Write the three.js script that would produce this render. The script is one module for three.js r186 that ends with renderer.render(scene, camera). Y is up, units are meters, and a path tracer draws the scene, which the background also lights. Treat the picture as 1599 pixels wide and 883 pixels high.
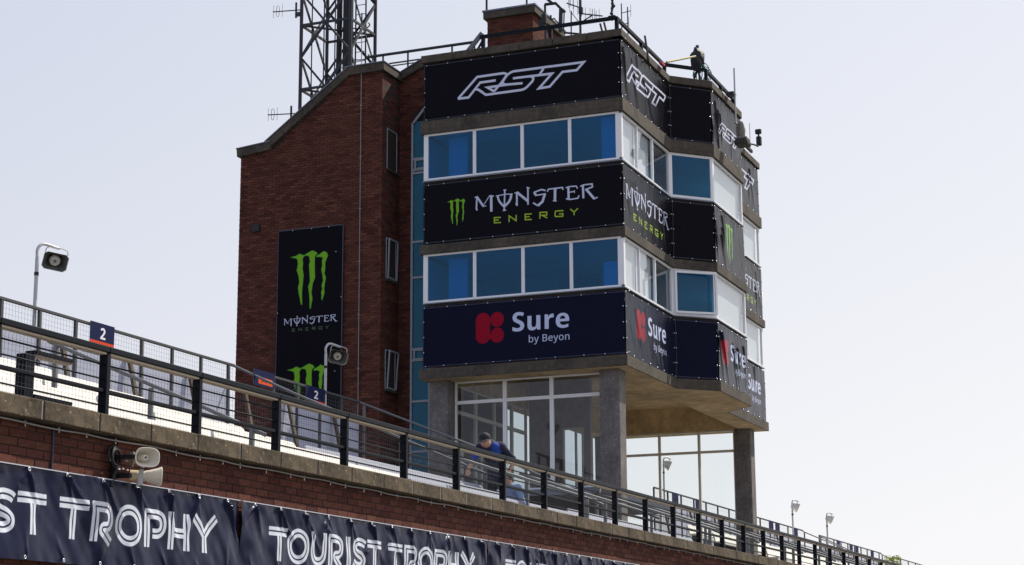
import * as THREE from 'three';
import { mergeGeometries } from 'three/addons/utils/BufferGeometryUtils.js';
import { RoundedBoxGeometry } from 'three/addons/geometries/RoundedBoxGeometry.js';
import { MarchingCubes } from 'three/addons/objects/MarchingCubes.js';

// ------------------------------------------------------------------ camera, sky, sun, exposure
const scene = new THREE.Scene();
const V = (x, y, z) => new THREE.Vector3(x, y, z);
const rad = Math.PI / 180;
// world: x runs along the wall (away from the viewer), y up, z towards the road; wall face at z = 0
const EYE = V(0, 1.6, 9.2), FOCAL = 2874, CX = 799.5, CY = 441.5;
const YAW = 22.0 * rad, PITCH = 11.944 * rad, ROLL = 0.327 * rad;
const FWD = V(Math.cos(PITCH) * Math.cos(YAW), Math.sin(PITCH), -Math.cos(PITCH) * Math.sin(YAW));
const R0 = FWD.clone().cross(V(0, 1, 0)).normalize(), U0 = R0.clone().cross(FWD);
const RIGHT = R0.clone().multiplyScalar(Math.cos(ROLL)).addScaledVector(U0, -Math.sin(ROLL));
const UP = U0.clone().multiplyScalar(Math.cos(ROLL)).addScaledVector(R0, Math.sin(ROLL));
const camera = new THREE.PerspectiveCamera(2 * Math.atan(441.5 / FOCAL) / rad, 1024 / 565, 0.1, 4000);
camera.position.copy(EYE); camera.up.copy(UP); camera.lookAt(EYE.clone().add(FWD)); camera.updateMatrixWorld();
// a photo pixel as a ray, met with a plane the thing stands on
const rayOf = (x, y) => FWD.clone().addScaledVector(RIGHT, (x - CX) / FOCAL).addScaledVector(UP, -(y - CY) / FOCAL);
const onX = (x, y, X) => { const d = rayOf(x, y); return EYE.clone().addScaledVector(d, (X - EYE.x) / d.x); };
const onZ = (x, y, Z) => { const d = rayOf(x, y); return EYE.clone().addScaledVector(d, (Z - EYE.z) / d.z); };

const SUN = V(0.56, 0.77, 0.31).normalize();
const sun = new THREE.DirectionalLight(new THREE.Color().setRGB(1, 0.93, 0.82), 5);
sun.position.copy(SUN).multiplyScalar(150).add(V(40, 0, 0)); sun.target.position.set(40, 0, 0);
sun.castShadow = true; sun.shadow.mapSize.set(4096, 4096);
Object.assign(sun.shadow.camera, { left: -70, right: 70, top: 60, bottom: -60, near: 1, far: 400 });
scene.add(sun, sun.target);
{ // hazy summer sky: white towards the sun and the horizon, bluer overhead and away from it
  const w = 512, h = 256, a = new Float32Array(w * h * 4);
  for (let j = 0; j < h; j++) for (let i = 0; i < w; i++) {
    const el = ((j + 0.5) / h - 0.5) * Math.PI, az = ((i + 0.5) / w - 0.5) * 2 * Math.PI;
    const d = V(Math.cos(el) * Math.cos(az), Math.sin(el), Math.cos(el) * Math.sin(az));
    const c = d.dot(SUN), up = Math.max(0, d.y);
    const haze = Math.pow(1 - up, 2.24), glow = Math.pow(Math.max(0, 0.5 + 0.5 * c), 2.21);
    const o = (j * w + i) * 4;
    const k = 0.844 + 0.205 * glow;
    const z = [0.20, 0.316, 0.646], hz = [0.985, 0.985, 1.0];
    const m = Math.min(1, 0.721 * haze + 0.66 * glow);
    for (let q = 0; q < 3; q++) a[o + q] = k * (z[q] * (1 - m) + hz[q] * m);
    a[o + 3] = 1;
  }
  const t = new THREE.DataTexture(a, w, h, THREE.RGBAFormat, THREE.FloatType);
  t.mapping = THREE.EquirectangularReflectionMapping; t.magFilter = t.minFilter = THREE.LinearFilter; t.wrapS = THREE.RepeatWrapping; t.needsUpdate = true;
  scene.background = t; scene.environment = t;
}
const renderer = new THREE.WebGLRenderer({ antialias: true });
renderer.toneMapping = THREE.LinearToneMapping;
renderer.toneMappingExposure = 1.0;
renderer.shadowMap.enabled = true;
renderer.setSize(1024, 565);

// ------------------------------------------------------------------ helpers
let seed = 7;
const rnd = () => { seed = (seed * 1664525 + 1013904223) >>> 0; return seed / 4294967296; };
const rr = (a, b) => a + (b - a) * rnd();
const hash = (x, y, s = 0) => { let h = (x * 374761393 + y * 668265263 + s * 974634777) | 0; h = Math.imul(h ^ (h >>> 13), 1274126177); return ((h ^ (h >>> 16)) >>> 0) / 4294967296; };
const sm = t => t * t * (3 - 2 * t);
function noise(x, y, s = 0, per = 0) {
  const i = Math.floor(x), j = Math.floor(y), f = sm(x - i), g = sm(y - j);
  const w = per ? n => ((n % per) + per) % per : n => n;
  const a = hash(w(i), w(j), s), b = hash(w(i + 1), w(j), s), c = hash(w(i), w(j + 1), s), d = hash(w(i + 1), w(j + 1), s);
  return a + (b - a) * f + (c - a) * g + (a - b - c + d) * f * g;
}
function fbm(x, y, s, oct, per = 0) { let v = 0, a = 0.5, t = 0; for (let o = 0; o < oct; o++) { v += a * noise(x, y, s + o, per); t += a; x *= 2; y *= 2; per *= 2; a *= 0.55; } return v / t; }
function dataTex(n, fn, srgb = true, rep = 1) {
  const a = new Uint8Array(n * n * 4);
  for (let j = 0; j < n; j++) for (let i = 0; i < n; i++) { const c = fn(i / n, j / n), o = (j * n + i) * 4; for (let q = 0; q < 3; q++) a[o + q] = Math.max(0, Math.min(255, 255 * (c.length ? c[q] : c))); a[o + 3] = 255; }
  const t = new THREE.DataTexture(a, n, n); t.wrapS = t.wrapT = THREE.RepeatWrapping; t.magFilter = THREE.LinearFilter; t.minFilter = THREE.LinearMipmapLinearFilter; t.generateMipmaps = true;
  if (srgb) t.colorSpace = THREE.SRGBColorSpace; t.repeat.set(rep, rep); t.needsUpdate = true; return t;
}
const rgb = (r, g, b) => new THREE.Color().setRGB(r, g, b);
function mat(c, roughness, o = {}) { return new THREE.MeshPhysicalMaterial({ color: c ? rgb(...c) : 0xffffff, roughness, side: THREE.DoubleSide, ...o }); }
const taken = {};
function numbered(n) { const k = taken[n] = (taken[n] ?? -1) + 1; return k ? `${n}_${String(k).padStart(3, '0')}` : n; }
function add(o, parent) { o.traverse(q => { if (q.isMesh) { q.castShadow = q.receiveShadow = true; } }); parent.add(o); return o; }
function mesh(name, geo, m, parent = scene) { const o = new THREE.Mesh(geo, m); o.name = parent === scene ? numbered(name) : name; return add(o, parent); }
function tag(o, label, category, group) { o.userData.label = label; o.userData.category = category; if (group) o.userData.group = group; return o; }
function thing(name, label, category, p = [0, 0, 0], group) { const o = new THREE.Group(); o.name = numbered(name); o.position.set(...p); scene.add(o); return tag(o, label, category, group); }
function structure(o) { o.userData.kind = 'structure'; return o; }
function stuff(o) { o.userData.kind = 'stuff'; return o; }
function copy(o, label) { const c = o.clone(); c.name = numbered(o.name.replace(/_\d{3}$/, '')); c.userData = { ...o.userData }; if (label) c.userData.label = label; scene.add(c); return c; }
function boxUV(g, s = 1) { // uv in metres by the way each face points
  if (g.index) g = g.toNonIndexed();
  const p = g.attributes.position, n = g.attributes.normal, uv = new Float32Array(p.count * 2);
  for (let i = 0; i < p.count; i++) {
    const ax = Math.abs(n.getX(i)), ay = Math.abs(n.getY(i)), az = Math.abs(n.getZ(i));
    const a = ax > ay && ax > az ? [p.getZ(i), p.getY(i)] : ay > az ? [p.getX(i), p.getZ(i)] : [p.getX(i), p.getY(i)];
    uv[i * 2] = a[0] * s; uv[i * 2 + 1] = a[1] * s;
  }
  g.setAttribute('uv', new THREE.BufferAttribute(uv, 2)); return g;
}
const box = (w, h, d, x = 0, y = 0, z = 0) => boxUV(new THREE.BoxGeometry(w, h, d).translate(x, y, z));
const bx = (x0, x1, y0, y1, z0, z1) => box(x1 - x0, y1 - y0, z1 - z0, (x0 + x1) / 2, (y0 + y1) / 2, (z0 + z1) / 2);
const rbox = (w, h, d, r, x = 0, y = 0, z = 0) => boxUV(new RoundedBoxGeometry(w, h, d, 1, r).translate(x, y, z));
const rbx = (x0, x1, y0, y1, z0, z1, r) => rbox(x1 - x0, y1 - y0, z1 - z0, r, (x0 + x1) / 2, (y0 + y1) / 2, (z0 + z1) / 2);
function bar(a, b, r, seg = 6, r2 = r) { // a round bar from a to b
  const d = b.clone().sub(a), l = d.length();
  const g = new THREE.CylinderGeometry(r2, r, l, seg).toNonIndexed();
  g.applyQuaternion(new THREE.Quaternion().setFromUnitVectors(V(0, 1, 0), d.normalize())); g.translate((a.x + b.x) / 2, (a.y + b.y) / 2, (a.z + b.z) / 2); return g;
}
function flat(a, b, w, t, side = V(0, 0, 1)) { // a flat bar from a to b, width w across, t along side
  const d = b.clone().sub(a), l = d.length(); d.normalize();
  const s = side.clone().addScaledVector(d, -side.dot(d)).normalize(), c = s.clone().cross(d);
  const g = new THREE.BoxGeometry(w, l, t).toNonIndexed(); g.applyMatrix4(new THREE.Matrix4().makeBasis(d.clone().cross(s), d, s)); g.translate((a.x + b.x) / 2, (a.y + b.y) / 2, (a.z + b.z) / 2); return boxUV(g);
}
function tube(pts, r, seg = 24, rs = 6) { return new THREE.TubeGeometry(new THREE.CatmullRomCurve3(pts), seg, r, rs).toNonIndexed(); }
function merge(list) { return mergeGeometries(list.map(g => { if (g.index) g = g.toNonIndexed(); for (const k of Object.keys(g.attributes)) if (!['position', 'normal', 'uv'].includes(k)) g.deleteAttribute(k); return g; })); }
function prism(poly, y0, y1, hole) {
  const s = new THREE.Shape(poly.map(p => new THREE.Vector2(p[0], -p[1])));
  if (hole) s.holes.push(new THREE.Path(hole.map(p => new THREE.Vector2(p[0], -p[1]))));
  return boxUV(new THREE.ExtrudeGeometry(s, { depth: y1 - y0, bevelEnabled: false }).rotateX(-Math.PI / 2).translate(0, y0, 0));
}
function inset(poly, d) {
  const n = poly.length;
  return poly.map((p, i) => {
    const a = poly[(i + n - 1) % n], b = poly[(i + 1) % n];
    const e = (q, r) => { const l = Math.hypot(r[0] - q[0], r[1] - q[1]); return [-(r[1] - q[1]) / l, (r[0] - q[0]) / l]; };
    const n1 = e(a, p), n2 = e(p, b), k = 1 + n1[0] * n2[0] + n1[1] * n2[1];
    return [p[0] - d * (n1[0] + n2[0]) / k, p[1] - d * (n1[1] + n2[1]) / k];
  });
}
function frameAt(o, p0, p1, y) { // local x runs from p0 to p1 (plan points), local z points outwards
  const dx = p1[0] - p0[0], dz = p1[1] - p0[1]; o.position.set(p0[0], y, p0[1]); o.rotation.y = Math.atan2(-dz, dx); return Math.hypot(dx, dz);
}

// ------------------------------------------------------------------ materials
const grain = dataTex(256, (u, v) => 0.5 + 0.5 * (fbm(u * 32, v * 32, 3, 3, 32) - 0.5) + 0.25 * (hash(u * 256 | 0, v * 256 | 0) - 0.5), false);
function concreteTex(base, spread, speck, s) {
  return dataTex(512, (u, v) => {
    const big = fbm(u * 4, v * 4, s, 4, 4) - 0.5, mid = fbm(u * 24, v * 24, s + 9, 3, 24) - 0.5, fine = hash(u * 512 | 0, v * 512 | 0, s) - 0.5;
    const streak = fbm(u * 40, v * 3, s + 20, 2, 0) - 0.5;
    let k = 1 + spread * (big * 1.1 + mid * 0.8 + fine * 0.35 + streak * 0.25);
    const sp = noise(u * 90, v * 90, s + 31, 90); if (sp > 0.86) k *= 1 + speck * (sp - 0.86) * 7; if (sp < 0.1) k *= 0.82;
    return base.map(b => b * k);
  });
}
const M = {
  coping: mat(null, 0.9, { map: concreteTex([0.345, 0.305, 0.25], 0.55, 0.9, 11), specularIntensity: 0.4, bumpMap: grain, bumpScale: 0.004 }),
  copingJoint: mat([0.42, 0.40, 0.37], 0.95),
  concreteDark: mat(null, 0.92, { map: concreteTex([0.30, 0.27, 0.235], 0.5, 0.35, 41), bumpMap: grain, bumpScale: 0.004 }),
  soffit: mat(null, 0.95, { map: concreteTex([0.76, 0.67, 0.52], 0.35, 0.1, 61), bumpMap: grain, bumpScale: 0.003 }),
  pebble: mat(null, 0.95, { map: concreteTex([0.43, 0.41, 0.40], 0.3, 0.8, 71), bumpMap: grain, bumpScale: 0.012 }),
  mortar: mat([0.042, 0.026, 0.021], 0.95),
  black: mat([0.009, 0.011, 0.016], 0.45, { specularIntensity: 0.22, bumpMap: grain, bumpScale: 0.0006 }),
  bounceTan: mat([0.60, 0.50, 0.37], 0.7), steel: mat([0.16, 0.165, 0.17], 0.6, { metalness: 0.3 }), galv: mat([0.5, 0.5, 0.5], 0.55, { metalness: 0.4 }),  // the tan one paints warm bounced light under the black rails
  mast: mat([0.022, 0.024, 0.03], 0.55), cableBlack: mat([0.012, 0.012, 0.014], 0.6),
  wire: mat([0.16, 0.16, 0.18], 0.6),
  frame: mat([0.88, 0.87, 0.87], 0.4), frameCream: mat([0.74, 0.70, 0.62], 0.5), frameGrey: mat([0.36, 0.38, 0.42], 0.5),
  blueGlass: mat([0.045, 0.36, 0.70], 0.02, { transmission: 0.88, metalness: 0.05, thickness: 0, ior: 1.45, specularIntensity: 0.6 }),
  stairGlass: mat([0.015, 0.27, 0.42], 0.03, { transmission: 0.8, metalness: 0.2, thickness: 0, ior: 1.45, specularIntensity: 0.6 }),
  sideGlass: mat([0.86, 0.90, 0.92], 0.02, { transmission: 1, thickness: 0, ior: 2.1 }),
  clearGlass: mat([0.90, 0.94, 0.93], 0.01, { transmission: 1, thickness: 0, ior: 1.5 }),
  lobbyGlass: mat([0.62, 0.68, 0.70], 0.02, { transmission: 1, thickness: 0, ior: 1.6 }),
  blind: mat([0.85, 0.87, 0.89], 0.95, { transmission: 0.25, thickness: 0 }), ceiling: mat([0.82, 0.82, 0.82], 0.9), carpet: mat([0.22, 0.23, 0.25], 0.95),
  innerWall: mat([0.55, 0.57, 0.60], 0.9),
  seat: mat(null, 0.45, { map: concreteTex([0.92, 0.90, 0.86], 0.10, 0, 91) }), seatFrame: mat([0.05, 0.05, 0.055], 0.6),
  stepConcrete: mat(null, 0.95, { map: concreteTex([0.46, 0.44, 0.42], 0.4, 0.2, 101) }),
  windbreak: mat([0.60, 0.62, 0.72], 0.85, { transmission: 0.5, thickness: 0 }),
  hornGrey: mat([0.62, 0.60, 0.54], 0.55), hornCream: mat([0.78, 0.72, 0.60], 0.5), hornInside: mat([0.10, 0.10, 0.09], 0.7), hornMid: mat([0.5, 0.49, 0.44], 0.6),
  eyelet: mat([0.75, 0.75, 0.78], 0.3, { metalness: 0.6 }), cableGrey: mat([0.27, 0.255, 0.24], 0.6),
  asphalt: mat(null, 0.95, { map: concreteTex([0.31, 0.31, 0.31], 0.3, 0.4, 111) }), paving: mat(null, 0.95, { map: concreteTex([0.52, 0.50, 0.47], 0.3, 0.2, 121) }), pavedGround: mat([0.17, 0.16, 0.13], 1), white: mat([0.8, 0.8, 0.78], 0.6),
  rustTan: mat([0.10, 0.075, 0.05], 0.8),
  zinc: mat([0.20, 0.22, 0.26], 0.5, { metalness: 0.4 }),
};

// ------------------------------------------------------------------ ground
structure(mesh('ground', boxUV(new THREE.PlaneGeometry(3000, 3000).rotateX(-Math.PI / 2)), M.pavedGround));  // paved ground, toned paler to bounce light up to the tower soffit
structure(mesh('road', bx(-200, 300, -0.2, 0.02, 3.2, 22), M.asphalt));
structure(mesh('pavement', bx(-200, 300, -0.2, 0.14, 0.02, 3.2), M.paving));
for (let i = 0; i < 30; i++) structure(mesh('road_marking', bx(-60 + i * 8, -56 + i * 8, 0.0205, 0.024, 12.4, 12.5), M.white));

// ------------------------------------------------------------------ brickwork
for (const [m, k] of [[M.soffit, 0.22], [M.pebble, 0.6], [M.concreteDark, 0.45], [M.coping, 0.8]]) { m.map.repeat.set(k, k); }
const brickRGB = [[0.142, 0.050, 0.036], [0.125, 0.043, 0.031], [0.168, 0.061, 0.041], [0.134, 0.048, 0.036], [0.10, 0.035, 0.027], [0.150, 0.058, 0.038]];
const brickMap = dataTex(128, (u, v) => { const k = 0.9 + 0.28 * (fbm(u * 6, v * 6, 5, 4, 6) - 0.5) + 0.16 * (hash(u * 128 | 0, v * 128 | 0, 3) - 0.5); return [k, k, k]; });
const brickMats = brickRGB.map(c => mat(c, 0.9, { map: brickMap, specularIntensity: 0.3, bumpMap: grain, bumpScale: 0.003 }));
const brickMerged = mat(null, 0.9, { specularIntensity: 0.3, vertexColors: true, map: brickMap });
// lays bricks on a face; axis 'x' or 'z' is the way the courses run, out = sign of the outward normal on the other axis
function layBricks(parent, { axis, a0, a1, y0, y1, at, out, len, course, joint = 0.011, inside = () => true, part = () => false, mats = brickMats, colours = brickRGB, shift = 0, thick = 0.05, name = 'brick' }) {
  const merged = [], shared = {};
  let row = 0;
  for (let y = y1 - course; y > y0 - course * 0.5; y -= course, row++) {
    for (let a = a0 - len + ((row % 2) * len) / 2 + shift; a < a1; a += len) {
      let b0 = Math.max(a0, a + joint / 2), b1 = Math.min(a1, a + len - joint / 2);
      if (b1 - b0 < 0.03) continue;
      const mid = (b0 + b1) / 2, cy = y + course / 2;
      if (!inside(mid, cy, b0, b1)) continue;
      const w = b1 - b0, h = course - joint, k = Math.floor(rnd() * mats.length), proud = rr(-0.0025, 0.0025);
      const c = at + out * (proud - thick / 2);
      if (part(mid, cy)) {
        const key = Math.round(w * 1000), g = shared[key] ??= axis === 'x' ? new THREE.BoxGeometry(w, h, thick) : new THREE.BoxGeometry(thick, h, w);
        const m = mesh(name, g, mats[k], parent); axis === 'x' ? m.position.set(mid, cy, c) : m.position.set(c, cy, mid);
      } else {
        const g = (axis === 'x' ? new THREE.BoxGeometry(w, h, thick).translate(mid, cy, c) : new THREE.BoxGeometry(thick, h, w).translate(c, cy, mid)).toNonIndexed();
        const j = 0.78 + 0.44 * rnd(), col = new Float32Array(g.attributes.position.count * 3);
        for (let i = 0; i < col.length; i += 3) for (let q = 0; q < 3; q++) col[i + q] = colours[k][q] * j;
        g.setAttribute('color', new THREE.BufferAttribute(col, 3)); merged.push(g);
      }
    }
  }
  if (merged.length) stuff(mesh('brickwork', mergeGeometries(merged), brickMerged, parent));
}
const WALL0 = 3, WALL1 = 62;
const wall = thing('boundary_wall', 'long red brick wall with concrete coping along the road below the stand', 'wall');
mesh('mortar_bed', bx(WALL0, WALL1, 0.02, 3.61, -0.3, -0.008), M.mortar, wall);
let nearBricks = 0;
layBricks(wall, { axis: 'x', a0: WALL0, a1: WALL1, y0: 1.5, y1: 3.605, at: 0, out: 1, len: 0.2321, course: 0.0717, joint: 0.0105, shift: 0.1,
  part: (x, y) => y > 3.2 && x > 11.6 && x < 24 && nearBricks++ < 296 });
// coping stones
for (let k = -11; k < 63; k++) {
  const x0 = 12.297 + 0.786 * k; if (x0 < WALL0 || x0 + 0.78 > WALL1) continue;
  mesh('coping_stone', rbx(x0 + 0.007 + rr(0, 0.003), x0 + 0.779 - rr(0, 0.003), 3.613, 3.776 + rr(-0.003, 0.003), -0.36, 0.128 + rr(-0.004, 0.004), 0.012), M.coping, wall);
  mesh('coping_joint', bx(x0 - 0.0068, x0 + 0.0068, 3.62, 3.768, -0.35, 0.119), M.copingJoint, wall);
}
{ // cable under the coping
  const c = thing('cable', 'thin grey cable clipped under the wall coping', 'cable');
  const pts = []; for (let x = 4; x < 60; x += 0.31) pts.push(V(x, 3.60 - 0.012 * Math.abs(Math.sin(x * 2.9)) - 0.012 * noise(x * 1.3, 0, 4), 0.04 + 0.01 * noise(x, 3, 8)));
  mesh('sheath', tube(pts, 0.0085, 420, 5), M.cableGrey, c);
  for (let x = 6; x < 40; x += 0.44) { const u = x + rr(-0.1, 0.1); mesh('clip', flat(V(u, 3.605, 0.02), V(u + 0.004, 3.565 - rr(0, 0.012), 0.018), 0.008, 0.008), M.eyelet, c); }
  const d = thing('down_cable', 'dark cable running straight down the brick wall onto the long banner', 'cable');
  mesh('sheath', tube([V(12.60, 3.6, 0.012), V(12.603, 3.4, 0.014), V(12.598, 3.2, 0.012)], 0.009, 10, 5), mat([0.05, 0.055, 0.09], 0.6), d);
}

// ------------------------------------------------------------------ banners
function canvasTex(w, h, ppm, bg, draw) { // draw in metres, origin at the lower left corner, y up
  const c = document.createElement('canvas'); c.width = Math.round(w * ppm); c.height = Math.round(h * ppm);
  const g = c.getContext('2d'); g.fillStyle = bg; g.fillRect(0, 0, c.width, c.height);
  g.setTransform(ppm, 0, 0, -ppm, 0, c.height); draw(g); 
  const t = new THREE.CanvasTexture(c); t.colorSpace = THREE.SRGBColorSpace; t.anisotropy = 8; return t;
}
function path(g, pts, close) { g.beginPath(); pts.forEach((p, i) => p.length === 4 ? g.quadraticCurveTo(...p) : i ? g.lineTo(...p) : g.moveTo(...p)); if (close) g.closePath(); }
function stroke(g, pts, w, cap = 'butt') { path(g, pts); g.lineWidth = w; g.lineCap = cap; g.lineJoin = 'miter'; g.miterLimit = 6; g.stroke(); }
function txt(g, s, x, y, h, width, font) { // text of cap height about h metres fitted to a width
  g.save(); g.translate(x, y); g.scale(1, -1); g.font = font.replace('SIZE', '100px'); const m = g.measureText(s).width; g.scale(width / m, h / 73); g.fillText(s, 0, 0); g.restore();
}
function cloth(w, h, nu, nv, disp) {
  const g = new THREE.PlaneGeometry(w, h, nu, nv).translate(w / 2, h / 2, 0), p = g.attributes.position;
  for (let i = 0; i < p.count; i++) p.setZ(i, disp(p.getX(i), p.getY(i)));
  g.computeVertexNormals(); return g;
}
// folds that run from each fixing: [x, y, dx, dy, length, width, height]
const foldSum = (folds, x, y) => { let z = 0; for (const [fx, fy, dx, dy, L, wd, amp] of folds) { const rx = x - fx, ry = y - fy, t = rx * dx + ry * dy; if (t < -0.03 || t > L) continue; const d = (rx * dy - ry * dx) / (wd * (0.35 + 1.2 * t / L)); const e = d * d; if (e < 12) z += amp * (1 - t / L) * Math.min(1, (t + 0.03) / 0.06) * Math.exp(-e); } return z; };
const eyeletGeo = new THREE.TorusGeometry(0.0125, 0.005, 6, 12);
const dotGeo = new THREE.SphereGeometry(0.018, 6, 4);

// the road banners, double-line letters drawn as strokes
const LET = { // each letter: strokes in a box 0..1 wide, 0..1 high
  T: w => [[[0, .865], [w, .865]], [[w / 2, .74], [w / 2, 0]]],
  O: w => [['e', w / 2, .5, w / 2 - .13, .5 - .13 + .02]],
  U: w => [[[.13, 1], [.13, w / 2], [.13, .11, w / 2, .11], [w - .13, .11, w - .13, w / 2], [w - .13, 1]]],
  R: w => [[[.13, 0], [.13, .87], [w * .55, .87], [w - .12, .87, w - .12, .62], [w - .12, .38, w * .6, .38], [w * .42, .38, w * .46, .28], [w - .10, 0]]],
  I: () => [[[.13, 0], [.13, 1]]],
  S: w => [[[w - .04, .80], [w * .8, .89, w * .52, .89], [.12, .88, .12, .69], [.12, .54, w * .5, .48], [w - .12, .42, w - .12, .29], [w - .13, .11, w * .48, .11], [w * .2, .11, .02, .24]]],
  P: w => [[[.13, 0], [.13, .87], [w * .55, .87], [w - .12, .87, w - .12, .62], [w - .12, .37, w * .55, .37], [w * .4, .37]]],
  H: w => [[[.13, 1], [.13, 0]], [[w - .13, 1], [w - .13, 0]], [[.255, .46], [w - .255, .46]]],
  Y: w => [[[.1, 1], [w / 2, .47], [w - .1, 1]], [[w / 2, .50], [w / 2, 0]]],
};
const WORDS = [['T', 0, .39], ['O', .40, .79], ['U', .83, 1.19], ['R', 1.23, 1.58], ['I', 1.655, 1.745], ['S', 1.82, 2.12], ['T', 2.15, 2.535], ['T', 2.70, 3.10], ['R', 3.14, 3.47], ['O', 3.52, 3.92], ['P', 3.96, 4.29], ['H', 4.33, 4.70], ['Y', 4.73, 5.19]];
const roadTex = canvasTex(6.16, 0.745, 330, '#161b38', g => {
  const H = 0.34, base = 0.205;
  for (const [ch, a, b] of WORDS) {
    const w = (b - a) / H;
    for (const [pass, lw] of [['#d9dde6', 0.265], ['#161b38', 0.045]]) {
      g.strokeStyle = pass;
      for (const s of LET[ch](w)) {
        g.save(); g.translate(0.575 + a, base); g.scale(H, H);
        if (s[0] === 'e') { g.beginPath(); g.ellipse(s[1], s[2], s[3], s[4] + .01, 0, 0, 7); g.lineWidth = lw; g.stroke(); } else stroke(g, s, lw);
        g.restore();
      }
    }
  }
});
const roadMat = mat(null, 0.27, { map: roadTex, specularIntensity: 0.4 });
const roadLabels = ['long navy banner with double-line white capitals under the pair of wall horn loudspeakers', 'long navy banner with double-line white capitals on the brick wall between two alike banners', 'long navy banner with double-line white capitals on the wall below the tower'];
for (let k = 0; k < 3; k++) {
  const w = 6.16, h = 0.745, x0 = 9.405 + 6.19 * k, folds = [];
  for (let i = 0; i < 12; i++) { const x = 0.25 + 0.515 * i; for (let q = 0; q < 3; q++) { const an = rr(0.25, 1.0) * (rnd() < 0.85 ? 1 : -1), L = rr(0.25, 0.62); folds.push([x, h - 0.03, Math.sin(an), -Math.cos(an), L, rr(0.018, 0.036), rr(0.02, 0.042) * (q ? 0.7 : 1)]); }
    const an = rr(-0.7, 0.3); folds.push([x + 0.02, 0.03, Math.sin(an), Math.cos(an), rr(0.15, 0.4), rr(0.02, 0.04), rr(0.012, 0.024)]); }
  for (let q = 0; q < 14; q++) folds.push([rr(0, w), rr(0.2, h), Math.sin(q), -Math.abs(Math.cos(q * 3)), rr(0.2, 0.5), rr(0.03, 0.06), rr(-0.022, 0.022)]);
  const s = k * 17;
  const g = cloth(w, h, 460, 60, (x, y) => 0.03 + 0.05 * (fbm(x * 2.1, y * 2.0, s, 3) - 0.5) + 0.02 * (fbm(x * 6 + y * 4, y * 2, s + 5, 2) - 0.5) + foldSum(folds, x, y) - 0.016 * Math.sin(Math.PI * Math.min(1, y / h)) * Math.cos(x * 12.2) * 0.5);
  const b = mesh('road_banner', g, roadMat); b.position.set(x0, 2.49, 0.02);
  tag(b, roadLabels[k], 'banner', 'navy banners hung in a row along the wall');
  for (let i = 0; i < 12; i++) for (const y of [h - 0.022, 0.024]) {
    const e = mesh('eyelet', eyeletGeo, M.eyelet, b); e.position.set(0.247 + 0.515 * i, y, 0.05); 
  }
  mesh('hem', merge([bx(0, w, h - 0.004, h + 0.004, 0.018, 0.044)]), mat([0.55, 0.56, 0.62], 0.5), b);
}

// logo outlines, traced on the front of the tower (x = 42.93) and kept in metres about a centre
const PXM = 2874 / 47.4;
const trace = (ox, oy, s, c, pts) => pts.map(p => { const o = []; for (let i = 0; i < p.length; i += 2) { const q = onX(ox + p[i] / s, oy + p[i + 1] / s, 42.93); o.push(q.z - c[0], q.y - c[1]); } return o; });
const cRST = (() => { const q = onX(811, 126, 42.93); return [q.z, q.y]; })();
const rstLines = [
  [[96, 502], [314, 254], [600, 213], [660, 208, 642, 245], [590, 318], [506, 418]],
  [[525, 293], [348, 318], [293, 388], [216, 487], [96, 502]],
  [[293, 390], [334, 402], [413, 457], [805, 403], [855, 395, 885, 362], [940, 305], [975, 250, 905, 247], [720, 270]],
  [[640, 250], [690, 192, 745, 188], [1525, 85], [1445, 176], [1283, 196], [1138, 364], [1015, 384], [1165, 216], [905, 247]],
  [[1068, 158], [1022, 228]],
  [[648, 240], [606, 304], [598, 342, 650, 341], [830, 325]],
  [[660, 340], [432, 374], [506, 418]],
].map(l => trace(700, 85, 7.268, cRST, l));
const drawRST = (g, x, y, k = 1) => { g.save(); g.translate(x, y); g.scale(k, k); g.strokeStyle = '#d3d6ea'; for (const l of rstLines) stroke(g, l, 29 / 7.268 / PXM); g.restore(); };
const cClaw = (() => { const q = onX(483, 436, 42.9); return [q.z, q.y]; })();
const clawShapes = [
  [[155, 393], [205, 378], [235, 358], [270, 370], [292, 370], [275, 390], [265, 410], [270, 450], [265, 500], [275, 570], [268, 640], [262, 700], [258, 750], [261, 857], [250, 857], [240, 800], [228, 740], [222, 690], [235, 640], [228, 580], [210, 520], [222, 460], [215, 410], [195, 400]],
  [[282, 372], [325, 345], [362, 325], [400, 340], [412, 358], [390, 375], [385, 420], [385, 500], [388, 590], [365, 650], [358, 700], [352, 740], [362, 800], [350, 860], [345, 896], [337, 896], [335, 800], [330, 740], [322, 680], [340, 630], [335, 540], [330, 470], [340, 430], [330, 380], [305, 375]],
  [[402, 380], [440, 358], [475, 332], [505, 345], [515, 375], [500, 410], [488, 450], [488, 510], [480, 550], [495, 590], [485, 650], [478, 700], [482, 740], [470, 780], [460, 812], [452, 800], [455, 760], [450, 740], [462, 700], [455, 670], [470, 620], [462, 560], [452, 510], [462, 470], [458, 430], [468, 395], [440, 385], [412, 388]],
].map(l => trace(430, 340, 6.31, cClaw, l));
const drawClaw = (g, x, y, k = 1) => { g.save(); g.translate(x, y); g.scale(k, k); for (const l of clawShapes) { path(g, l, true); g.fillStyle = '#7cb52c'; g.fill(); g.lineWidth = 0.018; g.strokeStyle = '#4f9a35'; g.stroke(); path(g, l.map(p => [p[0] * 0.985 + 0.01, p[1] * 0.985 + 0.01]), true); } g.restore(); };
const cMon = (() => { const q = onX(835, 315, 42.93); return [q.z, q.y]; })();
const mA = l => trace(730, 280, 11.77, cMon, l), mB = l => trace(830, 280, 11.77, cMon, l);
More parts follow.
